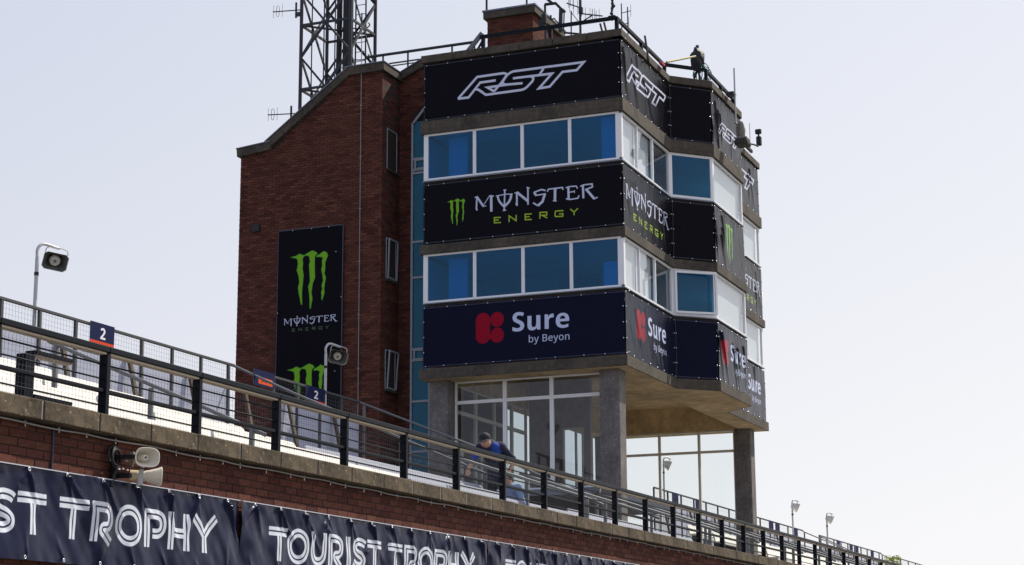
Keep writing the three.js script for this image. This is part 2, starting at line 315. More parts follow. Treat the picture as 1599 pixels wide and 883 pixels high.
const monLines = [[mA, [[150, 325], [140, 540], [155, 572]], 32], [mA, [[148, 318], [270, 498]], 42], [mA, [[278, 465], [385, 300]], 17], [mA, [[412, 295], [415, 595]], 50], [mA, [[108, 337], [165, 318]], 22], [mA, [[380, 300], [462, 312]], 22], [mA, [[262, 500], [322, 488]], 18],
  [mA, [[535, 300], [530, 400, 650, 500]], 40], [mA, [[780, 268], [790, 400, 650, 500]], 46], [mA, [[500, 308], [600, 290], [690, 275], [808, 270]], 20], [mA, [[664, 190], [652, 582]], 30], [mA, [[636, 200], [692, 194]], 20], [mA, [[628, 578], [688, 566]], 22],
  [mA, [[884, 240], [886, 485]], 36], [mA, [[886, 238], [1092, 405]], 46], [mA, [[1088, 150], [1090, 468]], 32], [mA, [[840, 256], [910, 232]], 20], [mA, [[1062, 145], [1122, 165]], 20], [mA, [[862, 440], [896, 490]], 24],
  [mB, [[235, 207], [165, 188], [22, 240]], 30], [mB, [[22, 238], [66, 302]], 44], [mB, [[62, 296], [240, 266]], 26], [mB, [[226, 262], [180, 410], [92, 488]], 48], [mB, [[92, 484], [6, 432]], 30],
  [mB, [[266, 230], [290, 182], [548, 150], [558, 195]], 26], [mB, [[412, 168], [408, 405]], 52], [mB, [[370, 395], [440, 402]], 18],
  [mB, [[655, 130], [662, 376]], 44], [mB, [[606, 156], [690, 132], [802, 126], [822, 172]], 24], [mB, [[660, 242], [768, 222]], 22], [mB, [[766, 202], [766, 252]], 18], [mB, [[612, 356], [680, 372], [832, 348], [852, 295]], 26],
  [mB, [[922, 108], [932, 350]], 42], [mB, [[874, 132], [930, 105], [1105, 82]], 26], [mB, [[1090, 82], [1098, 140], [962, 196]], 30], [mB, [[985, 186], [1135, 360]], 46], [mB, [[1125, 362], [1196, 328]], 24]].map(([f, l, w]) => [f(l), w / 11.77 / PXM]);
const enLines = [[mA, [[590, 700], [470, 706], [470, 800], [592, 795]]], [mA, [[470, 752], [552, 747]]], [mA, [[742, 788], [742, 672], [872, 762], [872, 655]]], [mA, [[1160, 636], [1038, 642], [1038, 744], [1160, 738]]], [mA, [[1038, 692], [1118, 688]]],
  [mB, [[132, 728], [132, 612], [258, 603], [258, 656], [132, 664]]], [mB, [[175, 662], [268, 712]]], [mB, [[560, 590], [548, 575], [420, 585], [412, 600], [412, 676], [424, 686], [552, 680], [556, 632], [484, 636]]], [mB, [[690, 545], [760, 604], [832, 533]]], [mB, [[760, 600], [760, 660]]]].map(([f, l]) => f(l));
const drawMon = (g, x, y, k = 1, green = '#a3bf3c') => { g.save(); g.translate(x, y); g.scale(k, k); g.strokeStyle = '#c9cfe6'; for (const [l, w] of monLines) stroke(g, l, w); g.strokeStyle = green; for (const l of enLines) stroke(g, l, 24 / 11.77 / PXM); g.restore(); };
const drawSure = (g, x, y, k = 1) => { // centre of the logo at x, y
  g.save(); g.translate(x, y); g.scale(k, k); g.fillStyle = '#97122a';
  const r = (x0, y0, w, h, q) => { g.beginPath(); g.roundRect(x0, y0, w, h, q); g.fill(); };
  r(-1.315, -0.335, 0.40, 0.81, 0.2); r(-0.905, 0.075, 0.37, 0.395, 0.19); r(-0.905, -0.335, 0.37, 0.395, 0.19); r(-0.98, -0.22, 0.15, 0.09, 0.02); r(-0.98, 0.24, 0.15, 0.09, 0.02);
  g.fillStyle = '#c9d2ee'; txt(g, 'Sure', -0.33, -0.075, 0.50, 1.62, 'bold SIZE sans-serif'); txt(g, 'by Beyon', 0.13, -0.395, 0.185, 1.15, '500 SIZE sans-serif'); g.restore();
};
const BLACK = '#131219', NAVY = '#15172c';
const clothMat = (map, gloss) => mat(null, gloss ? 0.26 : 0.8, { map, specularIntensity: gloss ? 0.24 : 0.2 });

// ------------------------------------------------------------------ control tower
const PLAN = [[42.9, -10.75], [42.9, -5.05], [47.1, -5.05], [48.05, -4.1], [51.25, -4.1], [52.2, -5.05], [57.0, -5.05], [57.0, -10.75]];
const tower = thing('control_tower', 'concrete control tower with two window storeys on columns above the stand', 'building');
const wallPlan = inset(PLAN, 0.14), framePlan = inset(PLAN, 0.07);
mesh('floor_slab', prism(PLAN, 15.65, 16.0), M.concreteDark, tower);
mesh('floor_slab', prism(PLAN, 12.36, 12.60), M.concreteDark, tower);
const HOLE = [[43.95, -10.2], [43.95, -5.78], [56.0, -5.78], [56.0, -10.2]];
mesh('floor_slab', prism(PLAN, 9.03, 9.30, HOLE), M.soffit, tower);
mesh('soffit', prism(inset(PLAN, 0.03), 9.026, 9.0295, HOLE), M.soffit, tower);
mesh('edge_beam', prism(inset(PLAN, 0.2), 9.302, 9.80, HOLE), M.soffit, tower);
mesh('inner_soffit', prism(inset(PLAN, 0.3), 9.802, 9.90), M.soffit, tower);
mesh('spandrel', prism(wallPlan, 9.902, 11.02), M.concreteDark, tower);
mesh('spandrel', prism(wallPlan, 12.602, 14.33), M.concreteDark, tower);
mesh('parapet', prism(wallPlan, 16.002, 17.64), M.concreteDark, tower);
mesh('sill', prism(inset(PLAN, 0.05), 14.332, 14.368), M.zinc, tower);
mesh('sill', prism(inset(PLAN, 0.05), 11.022, 11.048), M.zinc, tower);
for (const y of [12.33, 15.62]) mesh('room_ceiling', prism(inset(PLAN, 0.25), y, y + 0.025), M.ceiling, tower);
for (const y of [11.05, 14.37]) { mesh('room_floor', prism(inset(PLAN, 0.25), y, y + 0.02), M.carpet, tower); mesh('core_wall', bx(49.0, 55.5, y + 0.021, y + 1.24, -10.5, -7.6), M.innerWall, tower); mesh('rear_wall', bx(43.1, 56.9, y + 0.021, y + 1.24, -10.72, -10.62), M.innerWall, tower);
  mesh('curtain', rbx(43.3, 43.36, y + 0.03, y + 1.22, -10.1, -9.55, 0.02), M.blind, tower); mesh('curtain', rbx(43.12, 43.16, y + 0.03, y + (y > 13 ? 1.22 : 0.7), -5.72, -5.3, 0.015), M.blind, tower); mesh('partition', bx(46.4, 46.48, y + 0.03, y + 1.22, -10.6, -8.2), M.innerWall, tower); }
for (const [x, z, y, w, h] of [[43.3, -8.9, 14.39, 0.5, 0.32], [43.35, -7.2, 14.39, 0.55, 0.34], [43.3, -8.4, 11.07, 0.5, 0.3], [43.4, -6.2, 11.07, 0.6, 0.36]]) {
  const t = thing('desk_monitor', y > 13 ? 'dark monitor back at the upper front windows of the tower' : 'dark monitor back at the lower front windows of the tower', 'monitor', [x, y, z], 'monitors behind the front windows');
  mesh('screen', rbox(0.05, h, w, 0.01, 0, 0.12 + h / 2, 0), M.cableBlack, t); mesh('stand', merge([box(0.05, 0.14, 0.06, 0, 0.07, 0), box(0.2, 0.015, 0.24, 0, 0.008, 0)]), M.cableBlack, t);
}
for (const y of [12.30, 15.59]) for (const [x, z] of [[44.2, -9.2], [44.2, -7.4], [45.6, -8.4], [45.6, -6.6]]) mesh('ceiling_panel', bx(x - 0.3, x + 0.3, y, y + 0.02, z - 0.6, z + 0.6), M.frame, tower);
// roof coping stones along the parapet
const edges = PLAN.map((p, i) => [p, PLAN[(i + 1) % PLAN.length]]);
edges.slice(0, 7).forEach(([p, q], ei) => {
  const L = Math.hypot(q[0] - p[0], q[1] - p[1]), n = Math.max(1, Math.round(L / 0.95));
  for (let i = 0; i < n; i++) { const s = mesh('coping_stone', rbx(L * i / n + 0.006, L * (i + 1) / n - 0.006, 0, 0.205, -0.30, 0.0, 0.012), M.concreteDark, tower); frameAt(s, p, q, 17.645); }
});
// edge stones of the lowest slab
for (const ei of [0, 1, 2, 3, 4, 5]) { const [p, q] = edges[ei], e = mesh('slab_edge', rbx(0.004, Math.hypot(q[0] - p[0], q[1] - p[1]) - 0.004, 0, 0.275, -0.05, 0.006, 0.004), M.concreteDark, tower); frameAt(e, p, q, 9.027); }
// windows
function windowPart(p0, p1, y0, y1, glass, o = {}) {
  const L = Math.hypot(p1[0] - p0[0], p1[1] - p0[1]), h = y1 - y0, t = o.t ?? 0.055, dp = o.depth ?? 0.07, T = o.thick ?? t;
  const w = mesh('window', merge([rbx(0, L, 0, t, -dp, 0, 0.008), rbx(0, L, h - t, h, -dp, 0, 0.008), rbx(0, o.tl ?? T, t - 0.002, h - t + 0.002, -dp, 0.002, 0.008), rbx(L - (o.tr ?? T), L, t - 0.002, h - t + 0.002, -dp, 0.002, 0.008)]), o.frame ?? M.frame, o.parent ?? tower);
  frameAt(w, p0, p1, y0);
  mesh('pane', bx(0.02, L - 0.02, 0.02, h - 0.02, -dp / 2 - 0.001, -dp / 2).clone(), glass, w).geometry = new THREE.PlaneGeometry(L - 0.03, h - 0.03).translate(L / 2, h / 2, -dp / 2);
  if (o.blind) mesh('blind', bx(0.05, L - 0.05, 0.05, h - 0.05, -dp - 0.07, -dp - 0.06), M.blind, w);
  return w;
}
const FP = framePlan, lerpP = (p, q, t) => [p[0] + (q[0] - p[0]) * t, p[1] + (q[1] - p[1]) * t];
for (const [y0, y1, open] of [[14.37, 15.648, false], [11.05, 12.358, true]]) {
  const zs = [FP[0][1], -9.213, -7.858, -6.535, FP[1][1]];
  for (let i = 0; i < 4; i++) windowPart([FP[0][0], zs[i]], [FP[0][0], zs[i + 1]], y0, y1, M.blueGlass, { tl: i ? 0.045 : 0.13, tr: i < 3 ? 0.045 : 0.16 });
  const xs = [FP[1][0], 44.28, 45.62, FP[2][0]];
  for (let i = 0; i < 3; i++) windowPart([xs[i], FP[1][1]], [xs[i + 1], FP[1][1]], y0, y1, M.sideGlass, { tl: i ? 0.03 : 0.14, tr: i < 2 ? 0.03 : 0.08, blind: i < 2 });
  const wb = windowPart(FP[2], FP[3], y0, y1, M.blueGlass, { t: 0.075 });
  if (open) { const L = Math.hypot(FP[3][0] - FP[2][0], FP[3][1] - FP[2][1]); const s = mesh('open_sash', merge([rbx(0.05, L - 0.05, 0, 0.06, 0, 0.05, 0.006), rbx(0.05, L - 0.05, 1.12, 1.18, 0, 0.05, 0.006), rbx(0.05, 0.11, 0.058, 1.122, 0, 0.05, 0.006), rbx(L - 0.11, L - 0.05, 0.058, 1.122, 0, 0.05, 0.006)]), M.frame, wb); s.position.set(0, 0.06, 0.01); s.rotation.x = 0; s.rotation.y = -0.10; }
  windowPart(FP[3], FP[4], y0, y1, M.sideGlass, { tl: 0.14, tr: 0.09, blind: true });
  windowPart(FP[4], FP[5], y0, y1, M.sideGlass, { t: 0.075 });
  windowPart(FP[5], FP[6], y0, y1, M.sideGlass, { tl: 0.09, tr: 0.14, blind: true });
}
// columns, octagonal corners
const column = (x, z, y0 = 3.3) => mesh('column', prism([[x - .26, z - .26], [x - .26, z + .235], [x - .235, z + .26], [x + .235, z + .26], [x + .26, z + .235], [x + .26, z - .26]], y0, 9.03), M.pebble, tower);
column(43.48, -5.65); column(56.25, -5.66); column(43.48, -10.34); column(56.25, -10.3);
mesh('lobby_floor', bx(43.5, 50.2, 5.95, 6.1, -12, -6.1), M.carpet, tower); mesh('undercroft_floor', bx(42.2, 57.6, 4.2, 4.35, -12, -4.66), M.stepConcrete, tower);
// ground storey glazing: front wall, far wall and the side wall of the lobby
for (const [z0, z1] of [[-10.06, -8.654], [-8.654, -7.359], [-7.359, -5.925]]) for (const [y0, y1] of [[6.12, 8.47], [8.47, 9.02]]) windowPart([43.62, z0], [43.62, z1], y0, y1, M.lobbyGlass, { t: 0.045, thick: z0 < -10 || z1 > -6.2 ? 0.05 : 0.05, depth: 0.09 });
for (const [z0, z1] of [[-9.97, -8.425], [-8.425, -7.113], [-7.113, -5.95]]) for (const [y0, y1] of [[4.6, 8.36], [8.36, 9.02]]) windowPart([56.1, z0], [56.1, z1], y0, y1, M.clearGlass, { t: 0.04, depth: 0.09, frame: M.frameCream });
for (const [x0, x1] of [[44.0, 45.3], [45.3, 46.6], [46.6, 47.9], [47.9, 49.0]]) for (const [y0, y1] of [[6.12, 8.3], [8.3, 9.0]]) windowPart([x0, -10.15], [x1, -10.15], y0, y1, M.clearGlass, { t: 0.05, depth: 0.08, frame: M.frameCream });
const lobbyPaint = mat([0.42, 0.34, 0.34], 0.9, { map: brickMap });
for (const [z0, z1, y0, y1] of [[-10.1, -9.08, 6.1, 9.8], [-8.43, -8.23, 6.1, 9.8], [-9.078, -8.432, 8.41, 9.8]]) mesh('lobby_wall', bx(49.02, 49.22, y0, y1, z0, z1), lobbyPaint, tower);
{ const d = windowPart([49.0, -9.075], [49.0, -8.436], 6.12, 8.40, M.sideGlass, { t: 0.06, frame: M.frameCream }); d.name = 'glazed_door'; mesh('door_stile', bx(0.37, 0.43, 0.06, 2.22, -0.07, 0), M.frameCream, d); }
mesh('ceiling_lamp', new THREE.CylinderGeometry(0.2, 0.2, 0.08, 16).translate(47, 9.75, -7.6), M.hornGrey, tower);

// tower banners: [edge, storey, drawing]
const STOREY = [[16.01, 17.60, 'top'], [12.63, 14.27, 'middle'], [9.33, 10.95, 'lowest']];
const sides = ['front', 'long side', 'angled side', 'projecting bay', 'far side'];
const stWord = { top: 'topmost', middle: 'middle', lowest: 'lowest' };
const bannerLook = {
  'top0': (g) => drawRST(g, cRST[0] + 10.7, cRST[1] - 16.01), 'top1': g => drawRST(g, 2.12, 0.88, 0.98), 'top3': g => drawRST(g, 1.85, 0.72, 0.72), 'top4': g => drawRST(g, 2.5, 0.85, 0.95),
  'middle0': g => { drawMon(g, cMon[0] + 10.7, cMon[1] - 12.63); const q = onX(711, 331, 42.93); drawClaw(g, q.z + 10.7, q.y - 12.63, 0.455); }, 'middle1': g => drawMon(g, 2.08, 0.82, 1.08), 'middle3': g => drawClaw(g, 1.5, 0.85, 0.72), 'middle4': g => drawMon(g, 2.75, 0.8, 1.05),
  'lowest0': g => { const q = onX(815, 512, 42.93); drawSure(g, q.z + 10.7, q.y - 9.33); }, 'lowest1': g => drawSure(g, 2.15, 0.86, 0.98), 'lowest3': g => drawSure(g, 1.55, 0.82, 0.96), 'lowest4': g => drawSure(g, 2.9, 0.85, 0.98),
};
const bannerWords = { top: 'black banner with slanted outlined capitals', middle: 'black banner with jagged white lettering over green', lowest: 'navy banner with red rounded mark and white word' };
const BP = inset(PLAN, 0.055);
STOREY.forEach(([y0, y1, st], si) => {
  for (const e of [0, 1, 2, 3, 5]) {
    const id = e === 5 ? 4 : e, p = BP[e], q = BP[e + 1], L = Math.hypot(q[0] - p[0], q[1] - p[1]), h = y1 - y0, wr = [0.22, 1, 0.12, 1, 1][id];
    const w = L - 0.04, draw = bannerLook[st + id];
    const map = canvasTex(w, h, Math.min(230, 1600 / w), st === 'lowest' ? NAVY : BLACK, g => { if (draw) draw(g); });
    const folds = []; const s = si * 31 + e * 7;
    for (let i = 0; i < 9; i++) { const an = rr(0.15, 0.6); folds.push([rr(-0.1, 0.25) * L * (i < 4 ? 1 : 3.4), h * rr(0.55, 1), Math.sin(an), -Math.cos(an), rr(0.9, 1.8), rr(0.04, 0.085), rr(0.022, 0.055) * wr * (e === 1 && si ? 0.4 : 1)]); }
    for (let i = 0; i < L / 0.35; i++) folds.push([i * 0.35, h, Math.sin(rr(-0.4, 0.6)), -1, rr(0.2, 0.5), 0.04, rr(0.004, 0.014) * wr]);
    const g = cloth(w, h, 150, 60, (x, y) => 0.03 * wr * (fbm(x * 1.2, y * 1.1, s, 3) - 0.5) + foldSum(folds, x, y));
    const b = mesh('tower_banner', g, clothMat(map, wr > 0.5)); frameAt(b, [p[0] + (q[0] - p[0]) * 0.02 / L, p[1] + (q[1] - p[1]) * 0.02 / L], q, y0);
    const lab = draw ? (st === 'middle' && id === 3 ? 'black banner with green claw mark only' : bannerWords[st]) : st === 'lowest' ? 'plain navy banner on the tower' : 'plain black banner on the tower';
    tag(b, `${lab}, ${sides[id]}, ${stWord[st]} storey`, 'banner', 'banners on the parapets of the tower');
    mesh('hem', merge([bx(0, w, h - 0.05, h - 0.02, 0.004, 0.008), bx(0, w, 0.02, 0.05, 0.004, 0.008)].slice(0, id === 0 || id === 2 ? 2 : 0).concat(bx(0.01, 0.03, 0, h, 0.003, 0.006))), mat(st === 'lowest' ? [0.018, 0.022, 0.06] : [0.02, 0.022, 0.035], 0.7), b);
    const ey = []; for (let i = 0; i <= L / 0.62; i++) { ey.push(dotGeo.clone().translate(0.05 + i * 0.62 + rr(-0.1, 0.1), h - 0.035, 0.012), dotGeo.clone().translate(0.05 + i * 0.62 + rr(-0.1, 0.1), 0.035, 0.012)); }
    for (let i = 1; i < 4; i++) ey.push(dotGeo.clone().translate(0.03, h * i / 4, 0.012), dotGeo.clone().translate(w - 0.03, h * i / 4, 0.012));
    stuff(mesh('eyelets', merge(ey), M.eyelet, b));
  }
});

// ------------------------------------------------------------------ brick stair tower
const stair = thing('stair_tower', 'dark brick stair tower with a sloping shoulder beside the control tower', 'building');
const SX = 43.0, gable = [[-16.3, 15.66], [-15.41, 15.76], [-13.04, 17.60], [-11.94, 17.62]];
const roofY = z => { for (let i = 0; i < 3; i++) if (z <= gable[i + 1][0]) { const t = (z - gable[i][0]) / (gable[i + 1][0] - gable[i][0]); return gable[i][1] + t * (gable[i + 1][1] - gable[i][1]); } return gable[3][1]; };
{
  const sh = new THREE.Shape([[-16.29, 2], ...gable.map(p => [p[0] + (p[0] < -16 ? 0.012 : 0), p[1] - 0.01]), [-11.95, 2]].map(p => new THREE.Vector2(-p[0], p[1])));
  const g = boxUV(new THREE.ExtrudeGeometry(sh, { depth: 5.9, bevelEnabled: false }).rotateY(Math.PI / 2)); // shape x = -z
  mesh('mortar_bed', g.translate(SX + 0.012, 0, 0), M.mortar, stair);
  let n = 0;
  layBricks(stair, { axis: 'z', a0: -16.3, a1: -11.94, y0: 6.0, y1: 17.62, at: SX, out: -1, len: 0.225, course: 0.0735, inside: (z, y, b0, b1) => y < Math.min(roofY(b0), roofY(b1)) && !(z > -14.95 && z < -13.1 && y < 13.3), part: (z, y) => z > -14.6 && z < -12 && y > 14.35 && y < 16.4 && n++ < 290 });
  layBricks(stair, { axis: 'x', a0: SX, a1: 44.1, y0: 7.0, y1: 17.6, at: -11.94, out: 1, len: 0.225, course: 0.0735, inside: (x, y) => !(x > 43.3 && x < 43.95 && ((y > 14.93 && y < 16.12) || (y > 11.88 && y < 13.06) || (y > 8.9 && y < 10.0))) });
  layBricks(stair, { axis: 'x', a0: SX, a1: 48.8, y0: 7.0, y1: 15.6, at: -16.3, out: -1, len: 0.225, course: 0.0735 });
  // recessed wall between the towers
  mesh('recess_wall', bx(44.112, 48.8, 2, 17.75, -11.93, -10.76), M.mortar, stair);
  layBricks(stair, { axis: 'z', a0: -11.94, a1: -10.8, y0: 7.0, y1: 17.9, at: 44.1, out: -1, len: 0.225, course: 0.0735, inside: (z, y) => z < -11.55 || y > 16.75 });
  // copings
  for (let i = 0; i < 3; i++) { const [a, b] = [gable[i], gable[i + 1]]; mesh('coping', flat(V(SX + 2.9, a[1] + 0.11, a[0] - (i ? 0.075 : 0.08)), V(SX + 2.9 + 0.002 * i, b[1] + 0.11, b[0] + (i === 2 ? 0.08 : 0.075)), 6.0, 0.22, V(0, 1, 0)), M.concreteDark, stair); 
    mesh('capping', flat(V(SX + 2.9, a[1] + 0.235, a[0] - (i ? 0.09 : 0.1)), V(SX + 2.9 + 0.002 * i, b[1] + 0.235, b[0] + (i === 2 ? 0.1 : 0.09)), 6.06, 0.024, V(0, 1, 0)), M.zinc, stair); }
  mesh('coping', flat(V(44.4, 17.72, -11.98), V(44.4, 18.12, -11.1), 0.8, 0.2, V(0, 1, 0)), M.concreteDark, stair);
  mesh('capping', flat(V(44.4, 17.84, -11.98), V(44.4, 18.24, -11.1), 0.86, 0.02, V(0, 1, 0)), M.zinc, stair);
  // small side windows with sashes that stand open
  for (const [y0, y1, tilt] of [[14.95, 16.1, 0], [11.9, 13.04, 0.12], [8.92, 9.99, 0.3]]) {
    const w = windowPart([43.31, -11.93], [43.94, -11.93], y0, y1, M.blueGlass, { t: 0.035, depth: 0.06, frame: M.frameGrey, parent: stair }); if (!tilt) { mesh('sill', bx(43.28, 43.97, y0 - 0.06, y0 - 0.005, -11.95, -11.87), M.concreteDark, stair); continue; }
    const s = mesh('open_sash', merge([rbx(0.03, 0.60, 0, 0.04, 0, 0.035, 0.004), rbx(0.03, 0.60, y1 - y0 - 0.08, y1 - y0 - 0.04, 0, 0.035, 0.004), rbx(0.03, 0.065, 0.038, y1 - y0 - 0.078, 0, 0.035, 0.004), rbx(0.565, 0.60, 0.038, y1 - y0 - 0.078, 0, 0.035, 0.004)]), M.frameGrey, w); s.position.set(0, 0.02, 0.02); s.rotation.x = tilt * 0.22;
    mesh('sill', bx(43.28, 43.97, y0 - 0.06, y0 - 0.005, -11.95, -11.87), M.concreteDark, stair);
  }
  // tall stair window in the recess
  const X = 44.02, zl = -11.53, zm = -10.965, zr = -10.72;
  const strip = mesh('stair_window', merge([flat(V(X, 6.2, zl + 0.03), V(X, 16.36, zl + 0.03), 0.06, 0.06, V(1, 0, 0)), flat(V(X, 16.34, zl + 0.03), V(X, 16.85, -11.05), 0.06, 0.06, V(1, 0, 0)), flat(V(X, 6.2, zm), V(X, 16.8, zm), 0.05, 0.06, V(1, 0, 0)),
    ...[15.33, 15.02, 14.93, 13.0, 12.01, 10.05, 9.75, 8.64, 7.3].map(y => bx(X - 0.03, X + 0.03, y - 0.03, y + 0.03, zl + 0.06, zm - 0.025)), ...[9.05, 7.9, 6.9].map(y => bx(X - 0.03, X + 0.03, y - 0.03, y + 0.03, zm + 0.025, zr))]), M.frameGrey, stair);
  for (let k = 0; k < 7; k++) mesh('stair_flight', flat(V(X + 0.06, 6.9 + k * 1.5, zl + 0.06), V(X + 0.06, 7.6 + k * 1.5, zr - 0.02), 0.12, 0.03, V(1, 0, 0)), M.innerWall, strip);
  mesh('pane', new THREE.PlaneGeometry(0.55, 10.3).rotateY(-Math.PI / 2).translate(X + 0.012, 11.25, (zl + zm) / 2), M.stairGlass, strip);
  mesh('pane', new THREE.PlaneGeometry(0.25, 10.5).rotateY(-Math.PI / 2).translate(X + 0.012, 11.35, (zm + zr) / 2), M.stairGlass, strip);
  for (const y of [15.17, 9.9]) mesh('vent_frame', merge([bx(X - 0.04, X + 0.02, y - 0.14, y - 0.10, zl + 0.1, zm - 0.03), bx(X - 0.04, X + 0.02, y + 0.10, y + 0.14, zl + 0.1, zm - 0.03), bx(X - 0.04, X + 0.02, y - 0.10, y + 0.10, zl + 0.1, zl + 0.15)]), M.frameGrey, strip);
  const rod = thing('lightning_rod', 'thin pale conductor running down the brick stair tower', 'cable');
  mesh('conductor', bar(V(42.95, 19.0, -12.56), V(42.95, 6.5, -12.54), 0.013, 5), M.cableGrey, rod);
  for (let y = 8; y < 17.5; y += 1.45) mesh('clip', box(0.05, 0.03, 0.05, 42.96, y, -12.55), M.cableGrey, rod);
  mesh('aerial', bar(V(42.95, 19.0, -12.56), V(42.95, 19.35, -12.56), 0.02, 5), M.mast, rod);
  const vent = mesh('wall_vent', rbox(0.08, 0.22, 0.24, 0.02, 42.97, onX(400, 357, 43).y, onX(400, 357, 43).z), M.cableBlack); tag(vent, 'small dark vent box on the brick stair tower', 'vent');
}
{ // tall poster banner on the stair tower
  const w = 2.0, h = 6.4, y1 = 13.42, y0 = y1 - h;
  const q = onX(483, 436, 42.9), q2 = onX(484, 503, 42.9), q3 = onX(478, 614, 42.9);
  const map = canvasTex(w, h, 250, '#111017', g => { drawClaw(g, q.z + 15.02, q.y - y0); drawMon(g, q2.z + 15.02, q2.y - y0, 0.475, '#5f7352'); drawClaw(g, q3.z + 15.02, q3.y - y0, 1.0); });
  const b = mesh('tall_banner', cloth(w, h, 20, 60, (x, y) => 0.01 * (fbm(x, y, 77, 2) - 0.5)), clothMat(map, false)); frameAt(b, [42.93, -15.02], [42.93, -13.02], y0);
  tag(b, 'tall black banner with green claw marks on the brick stair tower', 'banner');
  mesh('hem', merge([bx(0, w, h - 0.03, h, 0.006, 0.01), bx(w - 0.03, w, 0, h, 0.006, 0.01), bx(0, 0.02, 0, h, 0.006, 0.01)]), mat([0.05, 0.055, 0.075], 0.6), b);
  const ey = []; for (const [x, y] of [[.45, h - .04], [1.03, h - .04], [1.55, h - .04], [1.78, h - .75], [1.95, h - 2.0], [.03, h - 2.3], [1.8, h - 4.0]]) ey.push(dotGeo.clone().scale(0.8, 0.8, 0.5).translate(x, y, 0.015)); stuff(mesh('eyelets', merge(ey), M.eyelet, b));
}

// ------------------------------------------------------------------ roof: plant room, rails, mast, aerials
{
  const r = thing('roof_plant_room', 'small brick plant room with concrete cap on the tower roof', 'building');
  const x0 = 48, x1 = 50.4, z0 = -10.94, z1 = -9.48, y1 = 20.62;
  mesh('mortar_bed', bx(x0 + 0.01, x1, 17.6, y1, z0, z1 - 0.01), M.mortar, r);
  let n = 0;
  layBricks(r, { axis: 'z', a0: z0, a1: z1, y0: 18.3, y1, at: x0, out: -1, len: 0.225, course: 0.075, part: () => n++ < 280 });
  layBricks(r, { axis: 'x', a0: x0, a1: x1, y0: 18.3, y1, at: z1, out: 1, len: 0.225, course: 0.075 });
  mesh('cap', rbx(x0 - 0.1, x1 + 0.1, y1, y1 + 0.22, z0 - 0.1, z1 + 0.1, 0.02), M.concreteDark, r); mesh('flashing', bx(x0 - 0.12, x1 + 0.12, y1 + 0.222, y1 + 0.27, z0 - 0.12, z1 + 0.12), M.zinc, r);
  mesh('cap_pole', bar(V(48.0, 20.85, -10.96), V(48.0, 22.4, -10.96), 0.035, 8), M.mast, r); mesh('cap_pole', bar(V(48.2, 20.85, -9.75), V(48.2, 22.4, -9.75), 0.03, 8), M.mast, r);
}
{ // roof railing round the parapet
  const r = thing('roof_railing', 'black pipe railing on short posts round the tower roof', 'railing');
  const RP = inset(PLAN, 0.2), y = 18.22, pts = [[43.1, -9.1], RP[1], RP[2], RP[3], RP[4], RP[5], RP[6]];
  for (let i = 0; i < pts.length - 1; i++) {
    const [a, b] = [pts[i], pts[i + 1]], L = Math.hypot(b[0] - a[0], b[1] - a[1]);
    mesh('rail', flat(V(a[0], y, a[1]), V(b[0], y, b[1]), 0.075, 0.09, V(0, 1, 0)), M.black, r);
    const n = Math.max(1, Math.round(L / 2)); for (let k = 0; k < n; k++) { const [x, z] = lerpP(a, b, (k + (i ? 0.02 : 0.05)) / n); mesh('post', box(0.09, y - 17.84, 0.09, x, (y + 17.84) / 2, z), M.black, r); }
  }
  mesh('brace', flat(V(43.15, 17.86, -9.5), V(43.15, 18.35, -9.05), 0.12, 0.06, V(1, 0, 0)), M.steel, r);
  mesh('brace', flat(V(43.2, 17.86, -9.25), V(43.2, 18.25, -9.0), 0.05, 0.04, V(1, 0, 0)), M.black, r);
  const q = thing('rear_roof_railing', 'thin dark railing on the roof behind the brick shoulder', 'railing');
  for (const [y, r2] of [[19.22, 0.045], [18.93, 0.025], [18.85, 0.02]]) mesh('rail', bar(V(46, y, y > 19 ? -13.9 : -13.2), V(46, y, -10.4), r2, 6), M.mast, q);
  for (const z of [-13.4, -12.6, -11.2, -10.5]) mesh('post', bar(V(46, 17.7, z), V(46, 19.22, z), 0.03, 6), M.mast, q);
  const bp = thing('scaffold_pole', 'yellow and black pole lying across the roof bay railing', 'pole');
  mesh('shaft', bar(onZ(1041, 97, -4.6), onZ(1086, 88, -4.4), 0.03, 6), mat([0.30, 0.25, 0.08], 0.6), bp);
}
